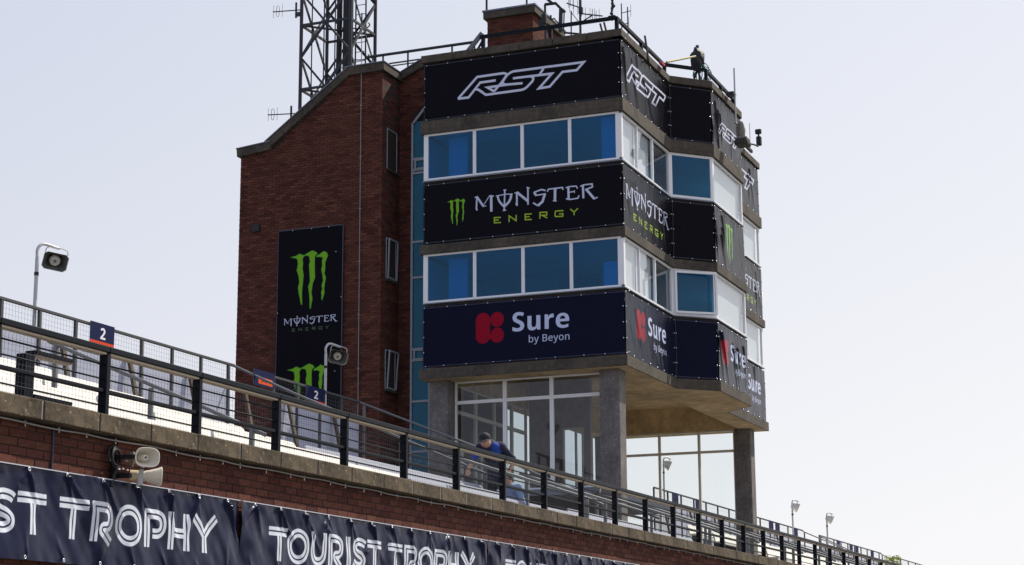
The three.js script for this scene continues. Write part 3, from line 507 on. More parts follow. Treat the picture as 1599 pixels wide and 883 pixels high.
{ // lattice mast
  const m = thing('lattice_mast', 'black steel lattice mast rising behind the brick stair tower', 'mast');
  const x0 = 46, x1 = 47.64, z0 = -16.12, z1 = -14.48, c = [[x0, z0], [x0, z1], [x1, z1], [x1, z0]];
  for (const [x, z] of c) mesh('leg', bar(V(x, 14.5, z), V(x, 25.5, z), 0.055, 8), M.mast, m);
  for (let f = 0; f < 4; f++) {
    const a = c[f], b = c[(f + 1) % 4], side = f % 2 ? V(0, 0, 1) : V(1, 0, 0);
    for (let y = 16.51; y < 25; y += 2.0) {
      mesh('strut', flat(V(a[0], y, a[1]), V(b[0], y, b[1]), 0.07, 0.05, side), M.mast, m);
      mesh('brace', flat(V(a[0], y - 1, a[1]), V(b[0], y + 1, b[1]), 0.08, 0.04, side), M.mast, m);
      mesh('brace', flat(V(a[0], y + 1, a[1]), V(b[0], y - 1, b[1]), 0.06, 0.03, side), M.mast, m);
    }
  }
  for (let y = 16.51; y < 25; y += 2) mesh('strut', flat(V(x0, y, z0), V(x1, y, z1), 0.05, 0.05, V(0, 1, 0)), M.mast, m);
  mesh('cable_bundle', merge([tube([V(46.9, 25.5, -15.33), V(46.9, 19, -15.33), V(46.9, 17.3, -15.42), V(46.8, 16.2, -15.8)], 0.09, 20, 8)]), M.cableBlack, m);
  mesh('cable_tray', bx(46.75, 47.0, 15, 25.5, -15.12, -14.90), M.cableBlack, m);
  const ld = []; for (const z of [-14.72, -14.38]) ld.push(bar(V(47.5, 15, z - 0.35), V(47.5, 25.5, z - 0.35), 0.025, 5)); for (let y = 15.2; y < 25; y += 0.3) ld.push(bar(V(47.5, y, -15.07), V(47.5, y, -14.73), 0.012, 4)); mesh('ladder', merge(ld), M.mast, m);
  for (let y = 17.6; y < 25; y += 1.0) { const t = new THREE.TorusGeometry(0.36, 0.02, 5, 20, Math.PI).rotateX(Math.PI / 2).rotateY(Math.PI / 2).translate(47.3, y + 0.2, -14.9); mesh('ladder_hoop', t, M.mast, m); }
  for (const [dx, dz] of [[0.3, 0.2], [0.5, 0.5], [1.2, 1.0], [1.4, 0.4]]) mesh('feeder_cable', bar(V(x0 + dx, 15, z0 + dz), V(x0 + dx, 25.5, z0 + dz), 0.02, 5), M.cableBlack, m);
  for (const [y, n] of [[onX(449, 17, 46).y, 0], [onX(445, 178, 46).y, 1]]) {
    const a = thing('yagi_aerial', n ? 'small three-element aerial at the brick roof edge below the mast' : 'small three-element aerial bracketed high on the lattice mast', 'aerial', [46, y, -16.18], 'aerials on the lattice mast');
    mesh('boom', bar(V(0, -0.03, 0), V(0, 0.04, -0.92), 0.018, 5), M.mast, a); mesh('bracket', merge([box(0.08, 0.12, 0.16, 0, -0.16, -0.02), bar(V(0, -0.26, -0.13), V(0, 0.22, -0.13), 0.035, 6)]), M.mast, a);
    for (const z of [-0.9, -0.6]) mesh('element', bar(V(0, 0.04 - 0.2, z), V(0, 0.04 + 0.2, z), 0.008, 4), M.galv, a);
    mesh('dipole', tube([V(0, -0.12, -0.72), V(0, -0.13, -0.78), V(0, 0.04, -0.8), V(0, 0.2, -0.78), V(0, 0.2, -0.72), V(0, 0.03, -0.7), V(0, -0.12, -0.72)], 0.01, 20, 4), M.galv, a);
    if (n) a.position.z -= 0.1;
  }
}
{ // aerials and hoops on the tower roof
  const h = thing('roof_ladder_hoop', 'black ladder head rails beside the brick plant room', 'ladder');
  const hp = (x, y) => onX(x, y, 45.5), seg = (a, b, c, d, r) => mesh('rail', bar(hp(a, b), hp(c, d), r, 6), M.mast, h);
  seg(852, 60, 851, 7, 0.035); seg(851, 7, 868, 5, 0.045); seg(868, 5, 882, 19, 0.045); seg(876, 14, 875, 50, 0.06); seg(881, 19, 880, 48, 0.02); seg(852, -4, 864, 6, 0.045); seg(860, 24, 860, 30, 0.03); seg(860, 30, 866, 29, 0.02); seg(866, 29, 874, 39, 0.02);
  mesh('clamp', merge([rbox(0.16, 0.3, 0.14, 0.03, 45.45, hp(851, 31).y, hp(851, 31).z), rbox(0.14, 0.2, 0.2, 0.03, 45.45, hp(848, 33).y - 0.1, hp(848, 33).z)]), M.cableBlack, h);
  const p = thing('aerial_pole', 'tall roof pole carrying two crossed multi-element aerials', 'aerial');
  mesh('pole', bar(V(46, 17.6, -7.28), V(46, 21, -7.28), 0.035, 8), M.mast, p);
  const yagi = (a, b, n, len) => { mesh('boom', bar(a, b, 0.02, 5), M.mast, p); for (let i = 0; i < n; i++) { const c = a.clone().lerp(b, (i + 0.3) / n); mesh('element', bar(V(c.x, c.y - len, c.z), V(c.x, c.y + len, c.z), 0.008, 4), M.galv, p); } };
  yagi(V(46, 19.75, -7.2), onX(885, 5, 46), 4, 0.24); yagi(V(46, 19.62, -7.3), onX(941, 25, 46), 5, 0.2);
  mesh('brace', bar(onX(893, 20, 46), onX(904, 34, 46), 0.015, 4), M.mast, p);
  mesh('bracket', rbox(0.1, 0.2, 0.12, 0.02, 46, 19.7, -7.26), M.mast, p);
  for (const [a, b, c, d, q] of [[892, 17, 892, 56, 0.02], [888, -6, 888, 12, 0.007], [895, -6, 895, 14, 0.007], [891, -4, 891, 10, 0.007], [925, 14, 925, 34, 0.01], [931, 17, 931, 30, 0.008], [912, 32, 925, 24, 0.02], [881, 51, 904, 53, 0.03]]) mesh('rod', bar(onX(a, b, 46), onX(c, d, 46), q, 5), M.mast, p);
  mesh('stay', tube([V(46, 18.55, -8.1), V(46, 18.35, -7.7), V(46, 18.5, -7.3)], 0.03, 12, 5), M.cableBlack, p);
  const w = thing('roof_whip_aerial', 'small dipole aerial beside the corner of the roof railing', 'aerial'); const b = onX(971, 40, 44.2);
  for (const [dz, hh] of [[0, 0.62], [0.17, 0.5]]) mesh('mast', bar(V(44.2, b.y - 0.7, b.z + dz), V(44.2, b.y + hh, b.z + dz), 0.016, 5), M.mast, w);
  for (const [y, l] of [[0.35, 0.26], [0.02, 0.2]]) { mesh('boom', bar(V(44.2, b.y + y, b.z), V(44.2, b.y + y + 0.03, b.z + l), 0.012, 4), M.mast, w); mesh('element', bar(V(44.2, b.y + y - 0.14, b.z + l), V(44.2, b.y + y + 0.2, b.z + l), 0.008, 4), M.galv, w); }
  const t = thing('taped_pole', 'lumpy black wrapped pole clamped to the front roof rail', 'pole'); const q = onX(956, 20, 43.2);
  const lump = []; for (let i = 0; i < 12; i++) lump.push(new THREE.IcosahedronGeometry(rr(0.035, 0.06), 1).translate(43.2 + rr(-.02, .02), q.y - 0.02 + i * 0.07, q.z + rr(-.025, .025) + i * 0.004)); mesh('wrapping', merge(lump), M.cableBlack, t);
  mesh('clamp', merge([rbox(0.12, 0.05, 0.2, 0.01, 43.2, 18.30, q.z), bar(V(43.2, 18.2, q.z), V(43.2, q.y, q.z), 0.03, 6)]), M.mast, t);
  for (const [px, py] of [[1002, 58], [943, 50], [949, 48]]) { const c = onX(px, py, 44.5); const u = thing('roof_stub', px > 1000 ? 'short dark stub post on the side roof edge' : 'thin dark angled stay behind the front roof rail', 'post', [0, 0, 0], px > 1000 ? undefined : 'angled roof stays'); mesh('shaft', bar(V(44.5 + (px > 1000 ? 0.6 : 0), 17.6, c.z - (px > 1000 ? 0 : -0.15)), V(44.5 + (px > 1000 ? 0.6 : 0), c.y + 0.25, c.z - 0.1), 0.03, 5), M.mast, u); }
}
{ // camera on the roof bay
  const p = onZ(1090, 104, -5.0), g = 17.85;
  const t = thing('tripod_camera', 'covered camera on a tripod with green cable on the roof bay', 'camera', [p.x, g, p.z]);
  for (let k = 0; k < 3; k++) { const a = k * 2.1 + 0.4; mesh('leg', bar(V(0.42 * Math.cos(a), 0, 0.42 * Math.sin(a)), V(0, 1.0, 0), 0.03, 6), M.cableBlack, t); }
  mesh('head', rbox(0.26, 0.2, 0.22, 0.03, 0, 1.08, 0), M.cableBlack, t);
  const cov = new THREE.IcosahedronGeometry(0.3, 3); const cp = cov.attributes.position; for (let i = 0; i < cp.count; i++) { const k = 0.8 + 0.4 * noise(cp.getX(i) * 9 + 5, cp.getY(i) * 9 + cp.getZ(i) * 7, 3); cp.setXYZ(i, cp.getX(i) * k * 0.85, cp.getY(i) * k * 1.25, cp.getZ(i) * k * 0.7); } cov.computeVertexNormals(); mesh('rain_cover', cov.translate(0, 1.28, 0), M.cableBlack, t);
  mesh('viewfinder', box(0.08, 0.16, 0.08, 0, 1.66, 0), M.cableBlack, t);
  for (let k = 0; k < 5; k++) mesh('cable_coil', new THREE.TorusGeometry(0.22 + 0.03 * k % 0.07, 0.016, 5, 20).rotateY(0.5 + k * 0.35).translate(0.05 * k - 0.1, 0.8 + 0.05 * (k % 3), 0.1), mat([0.03, 0.22, 0.17], 0.5), t);
  const b = onZ(1147, 122, -3.86), e = onZ(1149, 192, -3.86), m = thing('microphone_boom', 'upright grey pole clamped to the bay with furry microphone below', 'microphone');
  mesh('pole', bar(V(b.x, b.y + 0.3, -3.86), V(b.x, e.y, -3.86), 0.025, 6), M.galv, m); mesh('clamp', rbox(0.3, 0.1, 0.25, 0.02, b.x, 17.9, -3.98), M.mast, m);
  const d = onZ(1157, 206, -3.7); const fur = new THREE.SphereGeometry(0.13, 16, 14).scale(1, 2.4, 1), fp = fur.attributes.position; for (let i = 0; i < fp.count; i++) { const k = 1 + 0.2 * (hash(i, 3) - 0.5); fp.setXYZ(i, fp.getX(i) * k, fp.getY(i) * k, fp.getZ(i) * k); } fur.computeVertexNormals();
  mesh('wind_cover', fur.translate(d.x, d.y, d.z), mat([0.20, 0.18, 0.15], 1), m); mesh('arm', bar(V(e.x, e.y, -3.86), V(d.x, d.y + 0.1, d.z), 0.025, 5), M.cableBlack, m);
  const f = onZ(1160, 224, -3.6); const k = thing('hanging_camera_head', 'flat grey covered camera head hanging off the bay edge', 'camera'); 
  mesh('housing', rbox(0.5, 0.17, 0.4, 0.06, f.x, f.y, f.z), mat([0.05, 0.047, 0.04], 0.9), k); mesh('lid', rbox(0.42, 0.06, 0.34, 0.02, f.x, f.y + 0.12, f.z), mat([0.2, 0.19, 0.17], 0.8), k); mesh('hanger', bar(V(f.x, f.y + 0.1, f.z), V(d.x, d.y - 0.25, d.z), 0.04, 6), M.cableBlack, k);
  const s = onZ(1180, 218, -4.8), v = thing('edge_camera', 'black camera on an arm at the far roof corner', 'camera');
  mesh('arm', tube([V(s.x - 1.0, 17.86, -4.9), V(s.x - 0.5, 17.95, -4.75), V(s.x, 18.05, -4.7), V(s.x, s.y + 0.3, -4.7)], 0.03, 20, 6), M.cableBlack, v); mesh('body', merge([rbox(0.16, 0.3, 0.16, 0.03, s.x + 0.05, s.y - 0.05, -4.7), rbox(0.12, 0.16, 0.2, 0.03, s.x, s.y + 0.25, -4.7)]), M.cableBlack, v); mesh('rod', bar(V(s.x - 0.7, 17.8, -4.8), V(s.x - 0.7, s.y + 0.35, -4.8), 0.012, 4), M.galv, v);
  const l = thing('parapet_lamp', 'tiny red warning light at the end of the long roof coping', 'lamp'); const c = onZ(1034, 101, -5.0); mesh('lens', rbox(0.3, 0.07, 0.1, 0.02, c.x, 17.9, -5.0), mat([0.5, 0.02, 0.06], 0.4), l);
}

// ------------------------------------------------------------------ the stand
const rowZ = k => -1.5 - 0.9 * k, rowY = k => 3.42 + 0.285 * k;
const terrace = thing('stand_terrace', 'concrete steps of the open stand behind the brick wall', 'terrace');
mesh('front_walk', bx(3, 130, 0, 3.2, -1.05, -0.31), M.stepConcrete, terrace);
for (let k = 0; k < 9; k++) for (const [x0, x1] of k < 4 ? [[3, 62], [62.003, 130]] : [[3, 42.2], [57.6, 130]]) mesh('step', bx(x0, x1, k ? rowY(k) - 0.9 : 0, rowY(k), rowZ(k) - 0.45, rowZ(k) + 0.448), M.stepConcrete, terrace);
for (const [x0, x1] of [[3, 42.2], [57.6, 130]]) mesh('rear_walk', bx(x0, x1, 4, 5.9, -10.6, -9.153), M.stepConcrete, terrace);
const greySeat = mat([0.36, 0.37, 0.42], 0.5);
function bench(L, seatMat, bare) {
  const g = new THREE.Group(); const dark = M.seatFrame;
  if (bare) { for (const [y, z] of [[0.42, 0.2], [0.42, -0.05], [0.66, -0.2]]) mesh('rail', rbx(0, L, y, y + 0.05, z, z + 0.05, 0.01), dark, g); for (let x = 0.2; x < L; x += 0.55) mesh('leg', rbx(x, x + 0.05, 0, 0.7, -0.22, -0.16, 0.01), dark, g); return g; }
  mesh('seat', boxUV(new RoundedBoxGeometry(L, 0.07, 0.36, 2, 0.03).translate(L / 2, 0.42, 0.08)), seatMat, g);
  const back = new THREE.Shape(); const h = 0.36, r = 0.09; back.moveTo(0, 0); back.lineTo(L, 0); back.lineTo(L, h - r); back.quadraticCurveTo(L, h, L - r, h); back.lineTo(r, h); back.quadraticCurveTo(0, h, 0, h - r); back.lineTo(0, 0);
  const bg = boxUV(new THREE.ExtrudeGeometry(back, { depth: 0.03, bevelEnabled: true, bevelSize: 0.008, bevelThickness: 0.008, bevelSegments: 1 }).rotateX(-0.28).translate(0, 0.40, -0.10)); mesh('backrest', bg, seatMat, g);
  mesh('front_apron', rbx(0, L, 0.30, 0.395, 0.21, 0.25, 0.012), seatMat, g);
  for (let x = 0.3; x < L; x += 1.35) { const l = mesh('leg', rbx(-0.03, 0.03, 0, 0.39, -0.1, 0.16, 0.01), dark, g); l.position.x = x; }
  return g;
}
const sections = [[13.0, 15.3, 'a'], [15.5, 19.2, 'f'], [20.8, 24.7, 'd'], [25.0, 32.0, 'e'], [34.2, 39.8, 'b'], [60.5, 66, 'c'], [66.1, 71.6, 'c'], [73.2, 79, 'c'], [79.1, 84, 'c'], [86, 92, 'c'], [92.1, 98, 'c']];
const ordinal = ['front row', 'second row', 'third row', 'fourth row', 'fifth row', 'sixth row', 'seventh row', 'eighth row', 'back row'];
const placeWord = { a: 'by the short black post of the stand', f: 'before the first stair of the stand', d: 'just past the first stair of the stand', e: 'ending at the stair by the brick tower', b: 'close beside the tower lobby', c: 'of the stand beyond the tower' };
const proto = {};
for (const [x0, x1, w] of sections) for (let k = 0; k < ({ b: 3, e: 4 }[w] ?? 9); k++) {
  const grey = 'be'.includes(w) && k > 0, bare = w === 'f' && k === 0;
  const key = (x1 - x0).toFixed(2) + grey + bare; let b;
  if (!proto[key]) { b = proto[key] = bench(x1 - x0, grey ? greySeat : M.seat, bare); b.name = numbered('bench'); scene.add(b); } else b = copy(proto[key]);
  b.userData = {}; tag(b, `${bare ? 'dark empty bench frame' : grey ? 'grey moulded bench' : 'white moulded bench'} in the ${ordinal[k]} ${placeWord[w]}`, 'bench', 'rows of moulded benches on the stand'); b.position.set(x0, rowY(k), rowZ(k) + rr(-0.01, 0.01));
}
// row rails under the benches read as dark bars between the white planks
{ // railing on the wall
  const r = thing('wall_railing', 'black steel railing with mesh standing on the wall coping', 'railing');
  const N = 34, X0 = 11.95, P = 1.535, zc = -0.12;
  for (let k = -4; k < N; k++) {
    const x = X0 + P * k; 
    mesh('post', rbx(x - 0.0275, x + 0.0275, 3.774, 4.362, zc - 0.043, zc + 0.043, 0.006), M.black, r);
    mesh('top_rail', rbx(x - P + 0.002, x - 0.002, 4.366, 4.42, zc - 0.055, zc + 0.055, 0.008), M.black, r);
    mesh('rail_bounce_strip', bx(x - P + 0.03, x - 0.03, 4.348, 4.365, zc - 0.04, zc + 0.035), M.bounceTan, r);  // added tan strip: sunlit coping mirrored in the rail underside, painted as colour
    mesh('mid_rail', rbx(x - P + 0.029, x - 0.029, 4.012, 4.044, zc - 0.03, zc + 0.025, 0.005), M.black, r);
    for (const y of [4.262, 4.135, 3.90]) mesh('thin_rail', bar(V(x - P + 0.028, y, zc), V(x - 0.028, y, zc), 0.0085, 6), M.black, r);
  }
  for (let k = 0; k < 22; k++) { const w = [], x0 = X0 - P + P * k + 0.04, x1 = x0 + P - 0.08, st = k < 10 ? 0.05 : 0.1; for (let x = x0; x < x1; x += st) w.push(box(0.0017, 0.56, 0.0017, x, 4.06, zc - 0.05)); for (let y = 3.80; y < 4.35; y += st) w.push(box(x1 - x0, 0.0017, 0.0017, (x0 + x1) / 2, y, zc - 0.053)); stuff(mesh('wire_mesh', merge(w), M.wire, r)); }
  const g = thing('gate_post', 'short black post with two brackets behind the wall railing', 'post', [12.93, 0, -0.55]);
  mesh('shaft', rbx(-0.07, 0.07, 3.3, 4.30, -0.05, 0.05, 0.008), M.black, g); mesh('arm', bx(0.071, 0.62, 4.31, 4.345, -0.06, 0.06), M.black, g); mesh('arm', bx(0.071, 0.62, 3.93, 3.96, -0.06, 0.06), M.black, g); mesh('arm_bounce_strip', bx(0.08, 0.6, 4.295, 4.309, -0.05, 0.05), M.bounceTan, g); mesh('arm_bounce_strip', bx(0.08, 0.6, 3.915, 3.929, -0.05, 0.05), M.bounceTan, g);  // tan strips under the arms paint the same bounced light
}
// rear fence with mesh and windbreak panels, in runs between the stairs
function fence(x0, x1, label, sp) {
  const f = thing('rear_fence', label, 'fence', [0, 0, 0], 'mesh fences along the back of the stand'), z = -10, top = 7.78;
  mesh('top_rail', rbx(x0, x1, top - 0.05, top, z - 0.03, z + 0.03, 0.006), M.seatFrame, f);
  mesh('lower_rail', bx(x0, x1, 7.36, 7.40, z - 0.02, z + 0.02), M.seatFrame, f);
  for (let x = x0 + 0.03, i = 0; x < x1; x += sp, i++) {
    mesh('post', flat(V(x, 5.9, z), V(x - 0.04, top - 0.05, z), 0.06, 0.05), M.seatFrame, f);
    if (x + sp < x1 + 0.3) mesh('windbreak_panel', bx(x + 0.05, Math.min(x1, x + sp - 0.08), 5.95, 7.36, z - 0.006, z - 0.003), M.windbreak, f);
    if (i % 2 === 0) mesh('strut', flat(V(x + sp * 0.5, 7.36, z + 0.05), V(x + sp * 0.5 + 0.16, 5.9, z + 0.3), i % 2 ? 0.04 : 0.09, 0.06), i % 2 ? M.seatFrame : M.rustTan, f);
  }
  const w = []; const st = x0 < 50 ? 0.085 : 0.17; for (let x = x0; x < x1; x += st) w.push(box(0.0026, 0.36, 0.0026, x, 7.56, z - 0.02)); for (let y = 7.44; y < top - 0.06; y += st) w.push(box(x1 - x0, 0.0026, 0.0026, (x0 + x1) / 2, y, z - 0.024)); stuff(mesh('wire_mesh', merge(w), M.wire, f));
}
fence(9, 32.3, 'long mesh fence at the back of the stand ahead of the brick tower', 1.05);
fence(33.95, 38.0, 'short mesh fence passing in front of the brick stair tower', 1.05);
fence(60.4, 82.4, 'mesh fence at the back of the stand just beyond the tower', 1.6);
fence(85.7, 100.6, 'farther mesh fence beyond the stair gap past the tower', 1.6);
fence(104, 128, 'farthest mesh fence at the end of the stand', 2.4);
// stair handrails
function stairRail(pts, label, posts) { const s = thing('stair_handrail', label, 'handrail', [0, 0, 0], 'grey stair handrails on the stand'); for (let i = 0; i < pts.length - 1; i++) mesh('rail', bar(pts[i], pts[i + 1], 0.026, 8), M.steel, s); for (const [x, y, z, yb] of posts) mesh('post', rbox(0.06, y - yb, 0.06, 0.01, x, (y + yb) / 2, z), M.steel, s); }
stairRail([V(20, 5.93, -5.53), V(20, 4.90, -3.1), V(20, 4.5, -2.2)], 'grey sloping handrail on the first stair of the sunlit stand', [[20, 5.85, -5.4, 4.7], [20, 5.2, -3.9, 4.2], [20, 4.6, -2.4, 3.7]]);
stairRail([V(32.3, 7.75, -10), onX(457, 614, 32.3), V(32.3, 5.2, -4.2)], 'grey handrail sloping down before the brick stair tower', [[32.3, 7.1, -8.9, 5.7], [32.3, 6.0, -6.2, 4.9]]);
stairRail([V(38.0, 7.75, -10), V(38.4, 6.6, -7.2), V(38.6, 5.3, -4.4)], 'grey handrail sloping down beside the tower lobby glass', [[38.05, 7.7, -9.9, 6.1], [38.4, 6.5, -7.1, 5.2], [38.6, 5.3, -4.4, 4.3]]);
for (const [i, x] of [26.5, 29.5, 33.6, 36.5, 40.5, 44, 48, 52, 56].entries()) stairRail([V(x, 4.95, -2.6), V(x + 1.4, 4.32, -0.8), V(x + 1.9, 4.25, -0.7)], 'low grey handrail sloping down to the front walk behind the wall railing', [[x + 0.1, 4.9, -2.5, 3.6], [x + 1.4, 4.3, -0.8, 3.2]]);
stairRail([V(82.4, 7.72, -10), V(83.8, 7.0, -8.5)], 'grey handrail at the stair gap beyond the tower', [[82.5, 7.7, -9.95, 6.1]]);
stairRail([V(85.7, 7.72, -10), V(87.5, 6.9, -8.5)], 'grey handrail on the far side of the stair gap beyond the tower', [[85.8, 7.7, -9.95, 6.1]]);
stairRail([V(100.6, 7.72, -10), V(103.6, 6.9, -8.8)], 'grey handrail at the last stair gap beyond the tower', [[100.7, 7.7, -9.95, 6.1]]);
// block signs on the fence
function sign(x0, x1, y0, y1, kind, label, z = -9.94) {
  const w = x1 - x0, h = y1 - y0;
  const t = canvasTex(w, h, 160 / w, '#1a2146', g => { if (kind === '2') { g.fillStyle = '#d8492a'; g.fillRect(0, 0.02, w, h * 0.12); g.fillStyle = '#ece9ef'; txt(g, '2', w * 0.40, h * 0.28, h * 0.52, w * 0.24, 'bold SIZE sans-serif'); } else if (kind === 'o') { g.fillStyle = '#d8582a'; g.fillRect(w * 0.22, h * 0.14, w * 0.68, h * 0.42); g.fillStyle = '#2a2030'; for (let i = 0; i < 7; i++) g.fillRect(w * (0.36 + 0.06 * i), h * (0.27 + 0.03 * (i % 3)), w * 0.045, h * 0.1); } else { g.fillStyle = '#c8503c'; g.fillRect(0, 0, w, h * 0.16); } });
  const s = mesh('block_sign', rbox(w, h, 0.012, 0.004, 0, h / 2, 0), M.steel); s.position.set((x0 + x1) / 2, y0, z); tag(s, label, 'sign', 'navy signs hung on the rear fence');
  mesh('face', new THREE.PlaneGeometry(w, h).translate(0, h / 2, 0.009), mat(null, 0.7, { map: t, specularIntensity: 0.2 }), s);
}
sign(27.19, 27.94, 7.40, 7.80, '2', 'navy sign with white 2 on the fence against the sky');
sign(35.29, 36.17, 7.42, 7.78, '2', 'navy sign with white 2 before the tall claw banner');
sign(32.25, 33.1, 7.33, 7.66, 'o', 'navy sign with orange patch before the brick stair tower', -9.5);
for (const x of [62.3, 65.2, 70.9, 76, 77.1, 80.4, 89.2, 92.2, 93.6, 97.5]) sign(x, x + 0.75, 7.35, 7.76, '', 'small navy sign on the fence beyond the tower');

// ------------------------------------------------------------------ loudspeakers
function hornBody(w, h, d) { // tapered box horn, mouth at +z
  const s = (q, z) => [[-w * q, -h * q * .7], [-w * q * .75, -h * q], [w * q * .75, -h * q], [w * q, -h * q * .7], [w * q, h * q * .7], [w * q * .75, h * q], [-w * q * .75, h * q], [-w * q, h * q * .7]].map(p => V(p[0] / 2, p[1] / 2, z));
  const rings = [s(1.06, 0), s(1.0, -0.02), s(0.45, -d)], tri = [], quad = (a, b, c, e) => tri.push(a, b, c, a, c, e);
  for (let i = 0; i < 2; i++) for (let k = 0; k < 8; k++) quad(rings[i][k], rings[i][(k + 1) % 8], rings[i + 1][(k + 1) % 8], rings[i + 1][k]);
  for (let k = 1; k < 7; k++) tri.push(rings[2][0], rings[2][k], rings[2][k + 1]);
  const inner = [s(1.02, 0.002), s(0.97, 0.0), s(0.42, -d * 0.8)], tin = []; for (let i = 1; i < 2; i++) for (let k = 0; k < 8; k++) { tin.push(inner[i][k], inner[i][(k + 1) % 8], inner[i + 1][(k + 1) % 8], inner[i][k], inner[i + 1][(k + 1) % 8], inner[i + 1][k]); } for (let k = 1; k < 7; k++) tin.push(inner[2][0], inner[2][k], inner[2][k + 1]);
  const mk = t => { const g = new THREE.BufferGeometry().setFromPoints(t); g.computeVertexNormals(); g.setAttribute('uv', new THREE.BufferAttribute(new Float32Array(t.length * 2), 2)); return g; };
  return [mk(tri), mk(tin)];
}
const [hornOut, hornIn] = hornBody(0.50, 0.36, 0.34);
function poleSpeaker(x, y, z, label, yaw = -0.45) {
  const p = thing('pole_loudspeaker', label, 'loudspeaker', [x, 0, z], 'box horn loudspeakers on poles'), Y = y;
  mesh('pole', merge([bar(V(0, 4, 0), V(0, Y - 0.12, 0), 0.033, 8), tube([V(0, Y - 0.13, 0), V(0.0, Y + 0.02, 0), V(0.08, Y + 0.12, 0.03), V(0.42, Y + 0.1, 0.14)], 0.027, 20, 8)]), M.galv, p);
  mesh('collar', new THREE.CylinderGeometry(0.04, 0.04, 0.06, 10).translate(0, Y - 0.42, 0), M.cableBlack, p);
  const h = mesh('horn', hornOut, M.hornGrey, p); h.position.set(0.30, Y - 0.16, 0.16); h.rotation.set(0.42, yaw, -0.16, 'YXZ'); h.scale.setScalar(0.82);
  mesh('horn_lining', hornIn, M.hornInside, h);
  mesh('centre_cone', new THREE.CylinderGeometry(0.10, 0.125, 0.06, 20).rotateX(Math.PI / 2).translate(0, 0, -0.10), M.hornMid, h); mesh('centre_bolt', box(0.05, 0.05, 0.02, 0, 0, -0.06), M.hornInside, h);
  mesh('bracket', tube([V(-0.22, 0.05, -0.12), V(-0.22, 0.24, -0.14), V(0, 0.28, -0.14), V(0.22, 0.24, -0.14), V(0.22, 0.05, -0.12)], 0.012, 20, 5), M.galv, h);
}
poleSpeaker(25.75, 8.80, -10.08, 'grey box horn loudspeaker on a pole above the fence against open sky', -0.85);
poleSpeaker(36.40, 8.76, -10.05, 'grey box horn loudspeaker on a pole before the tall claw banner', -0.85);
poleSpeaker(61.9, 8.83, -10.1, 'grey box horn loudspeaker on a pole seen under the tower through glass', 0.35);
{ const a = onZ(1237, 781, -7), b = onZ(1291, 801, -7); poleSpeaker(a.x, a.y - 0.13, -7, 'grey box horn loudspeaker on the first pole past the far tower column', 0.35); poleSpeaker(b.x, b.y - 0.13, -7, 'grey box horn loudspeaker on the second pole past the far tower column', 0.35); }
function ovalHorn(name, label, p, yaw, pitch) {
  const t = thing(name, label, 'loudspeaker', p, 'cream horn loudspeakers on the brick wall'); t.rotation.set(pitch, yaw, 0, 'YXZ'); t.scale.setScalar(0.84);
  const prof = [[0.055, -0.24], [0.058, -0.17], [0.075, -0.15], [0.09, -0.1], [0.118, -0.03], [0.135, 0.0], [0.141, 0.008], [0.135, 0.012], [0.125, 0.004], [0.105, -0.03], [0.075, -0.10], [0.05, -0.15], [0.0, -0.155]];
  const g = new THREE.LatheGeometry(prof.map(q => new THREE.Vector2(q[0], q[1])), 40).rotateX(Math.PI / 2), a = g.attributes.position;
  for (let i = 0; i < a.count; i++) { const x = a.getX(i), y = a.getY(i), r = Math.hypot(x, y) || 1, c = x / r, s = y / r, e = 1 / Math.pow(Math.pow(Math.abs(c), 3) + Math.pow(Math.abs(s), 3), 1 / 3); a.setXYZ(i, x * e * 1.0, y * e * 0.72, a.getZ(i)); } g.computeVertexNormals();
  mesh('bell', g, M.hornCream, t); mesh('centre_cone', merge([new THREE.CylinderGeometry(0.028, 0.045, 0.12, 16).rotateX(Math.PI / 2).translate(0, 0, -0.09)]), M.hornCream, t); mesh('cone_tip', new THREE.CylinderGeometry(0.012, 0.012, 0.01, 10).rotateX(Math.PI / 2).translate(0, 0, -0.026), M.hornInside, t);
  mesh('driver', new THREE.CylinderGeometry(0.055, 0.055, 0.1, 20).rotateX(Math.PI / 2).translate(0, 0, -0.26), mat([0.62, 0.50, 0.32], 0.6), t); mesh('bracket', merge([box(0.012, 0.16, 0.05, -0.062, -0.02, -0.2), box(0.012, 0.16, 0.05, 0.062, -0.02, -0.2)]), M.galv, t);
}
ovalHorn('wall_horn', 'cream oval horn loudspeaker with open mouth under the coping', [13.53, 3.43, 0.32], -0.5, 0.06);
ovalHorn('wall_horn', 'cream horn loudspeaker turned along the wall beneath the open-mouthed one', [13.81, 3.29, 0.27], 0.72, 0.03);
{ const b = thing('horn_bracket', 'black bracket with coiled cables holding the wall horns', 'bracket', [13.42, 3.42, 0.0]);
  mesh('arm', merge([rbox(0.05, 0.3, 0.03, 0.006, 0.05, -0.02, 0.02), rbox(0.04, 0.04, 0.2, 0.006, 0.07, 0.02, 0.12), rbox(0.04, 0.04, 0.16, 0.006, 0.1, -0.14, 0.09), bar(V(0.05, -0.05, 0.05), V(-0.02, -0.24, 0.05), 0.02, 6)]), M.cableBlack, b);
  for (let k = 0; k < 4; k++) mesh('cable_coil', new THREE.TorusGeometry(0.07 + 0.01 * (k % 3), 0.009, 6, 24).rotateX(rr(-.15, .15)).rotateY(rr(-.2, .2)).translate(rr(-.02, .02), 0.02 + rr(-.015, .015), 0.04 + k * 0.018), M.cableBlack, b);
  for (let k = 0; k < 5; k++) mesh('cable_tie', box(0.02, 0.014, 0.014, rr(-0.06, 0.12), rr(-0.1, 0.06), 0.15), M.eyelet, b); }

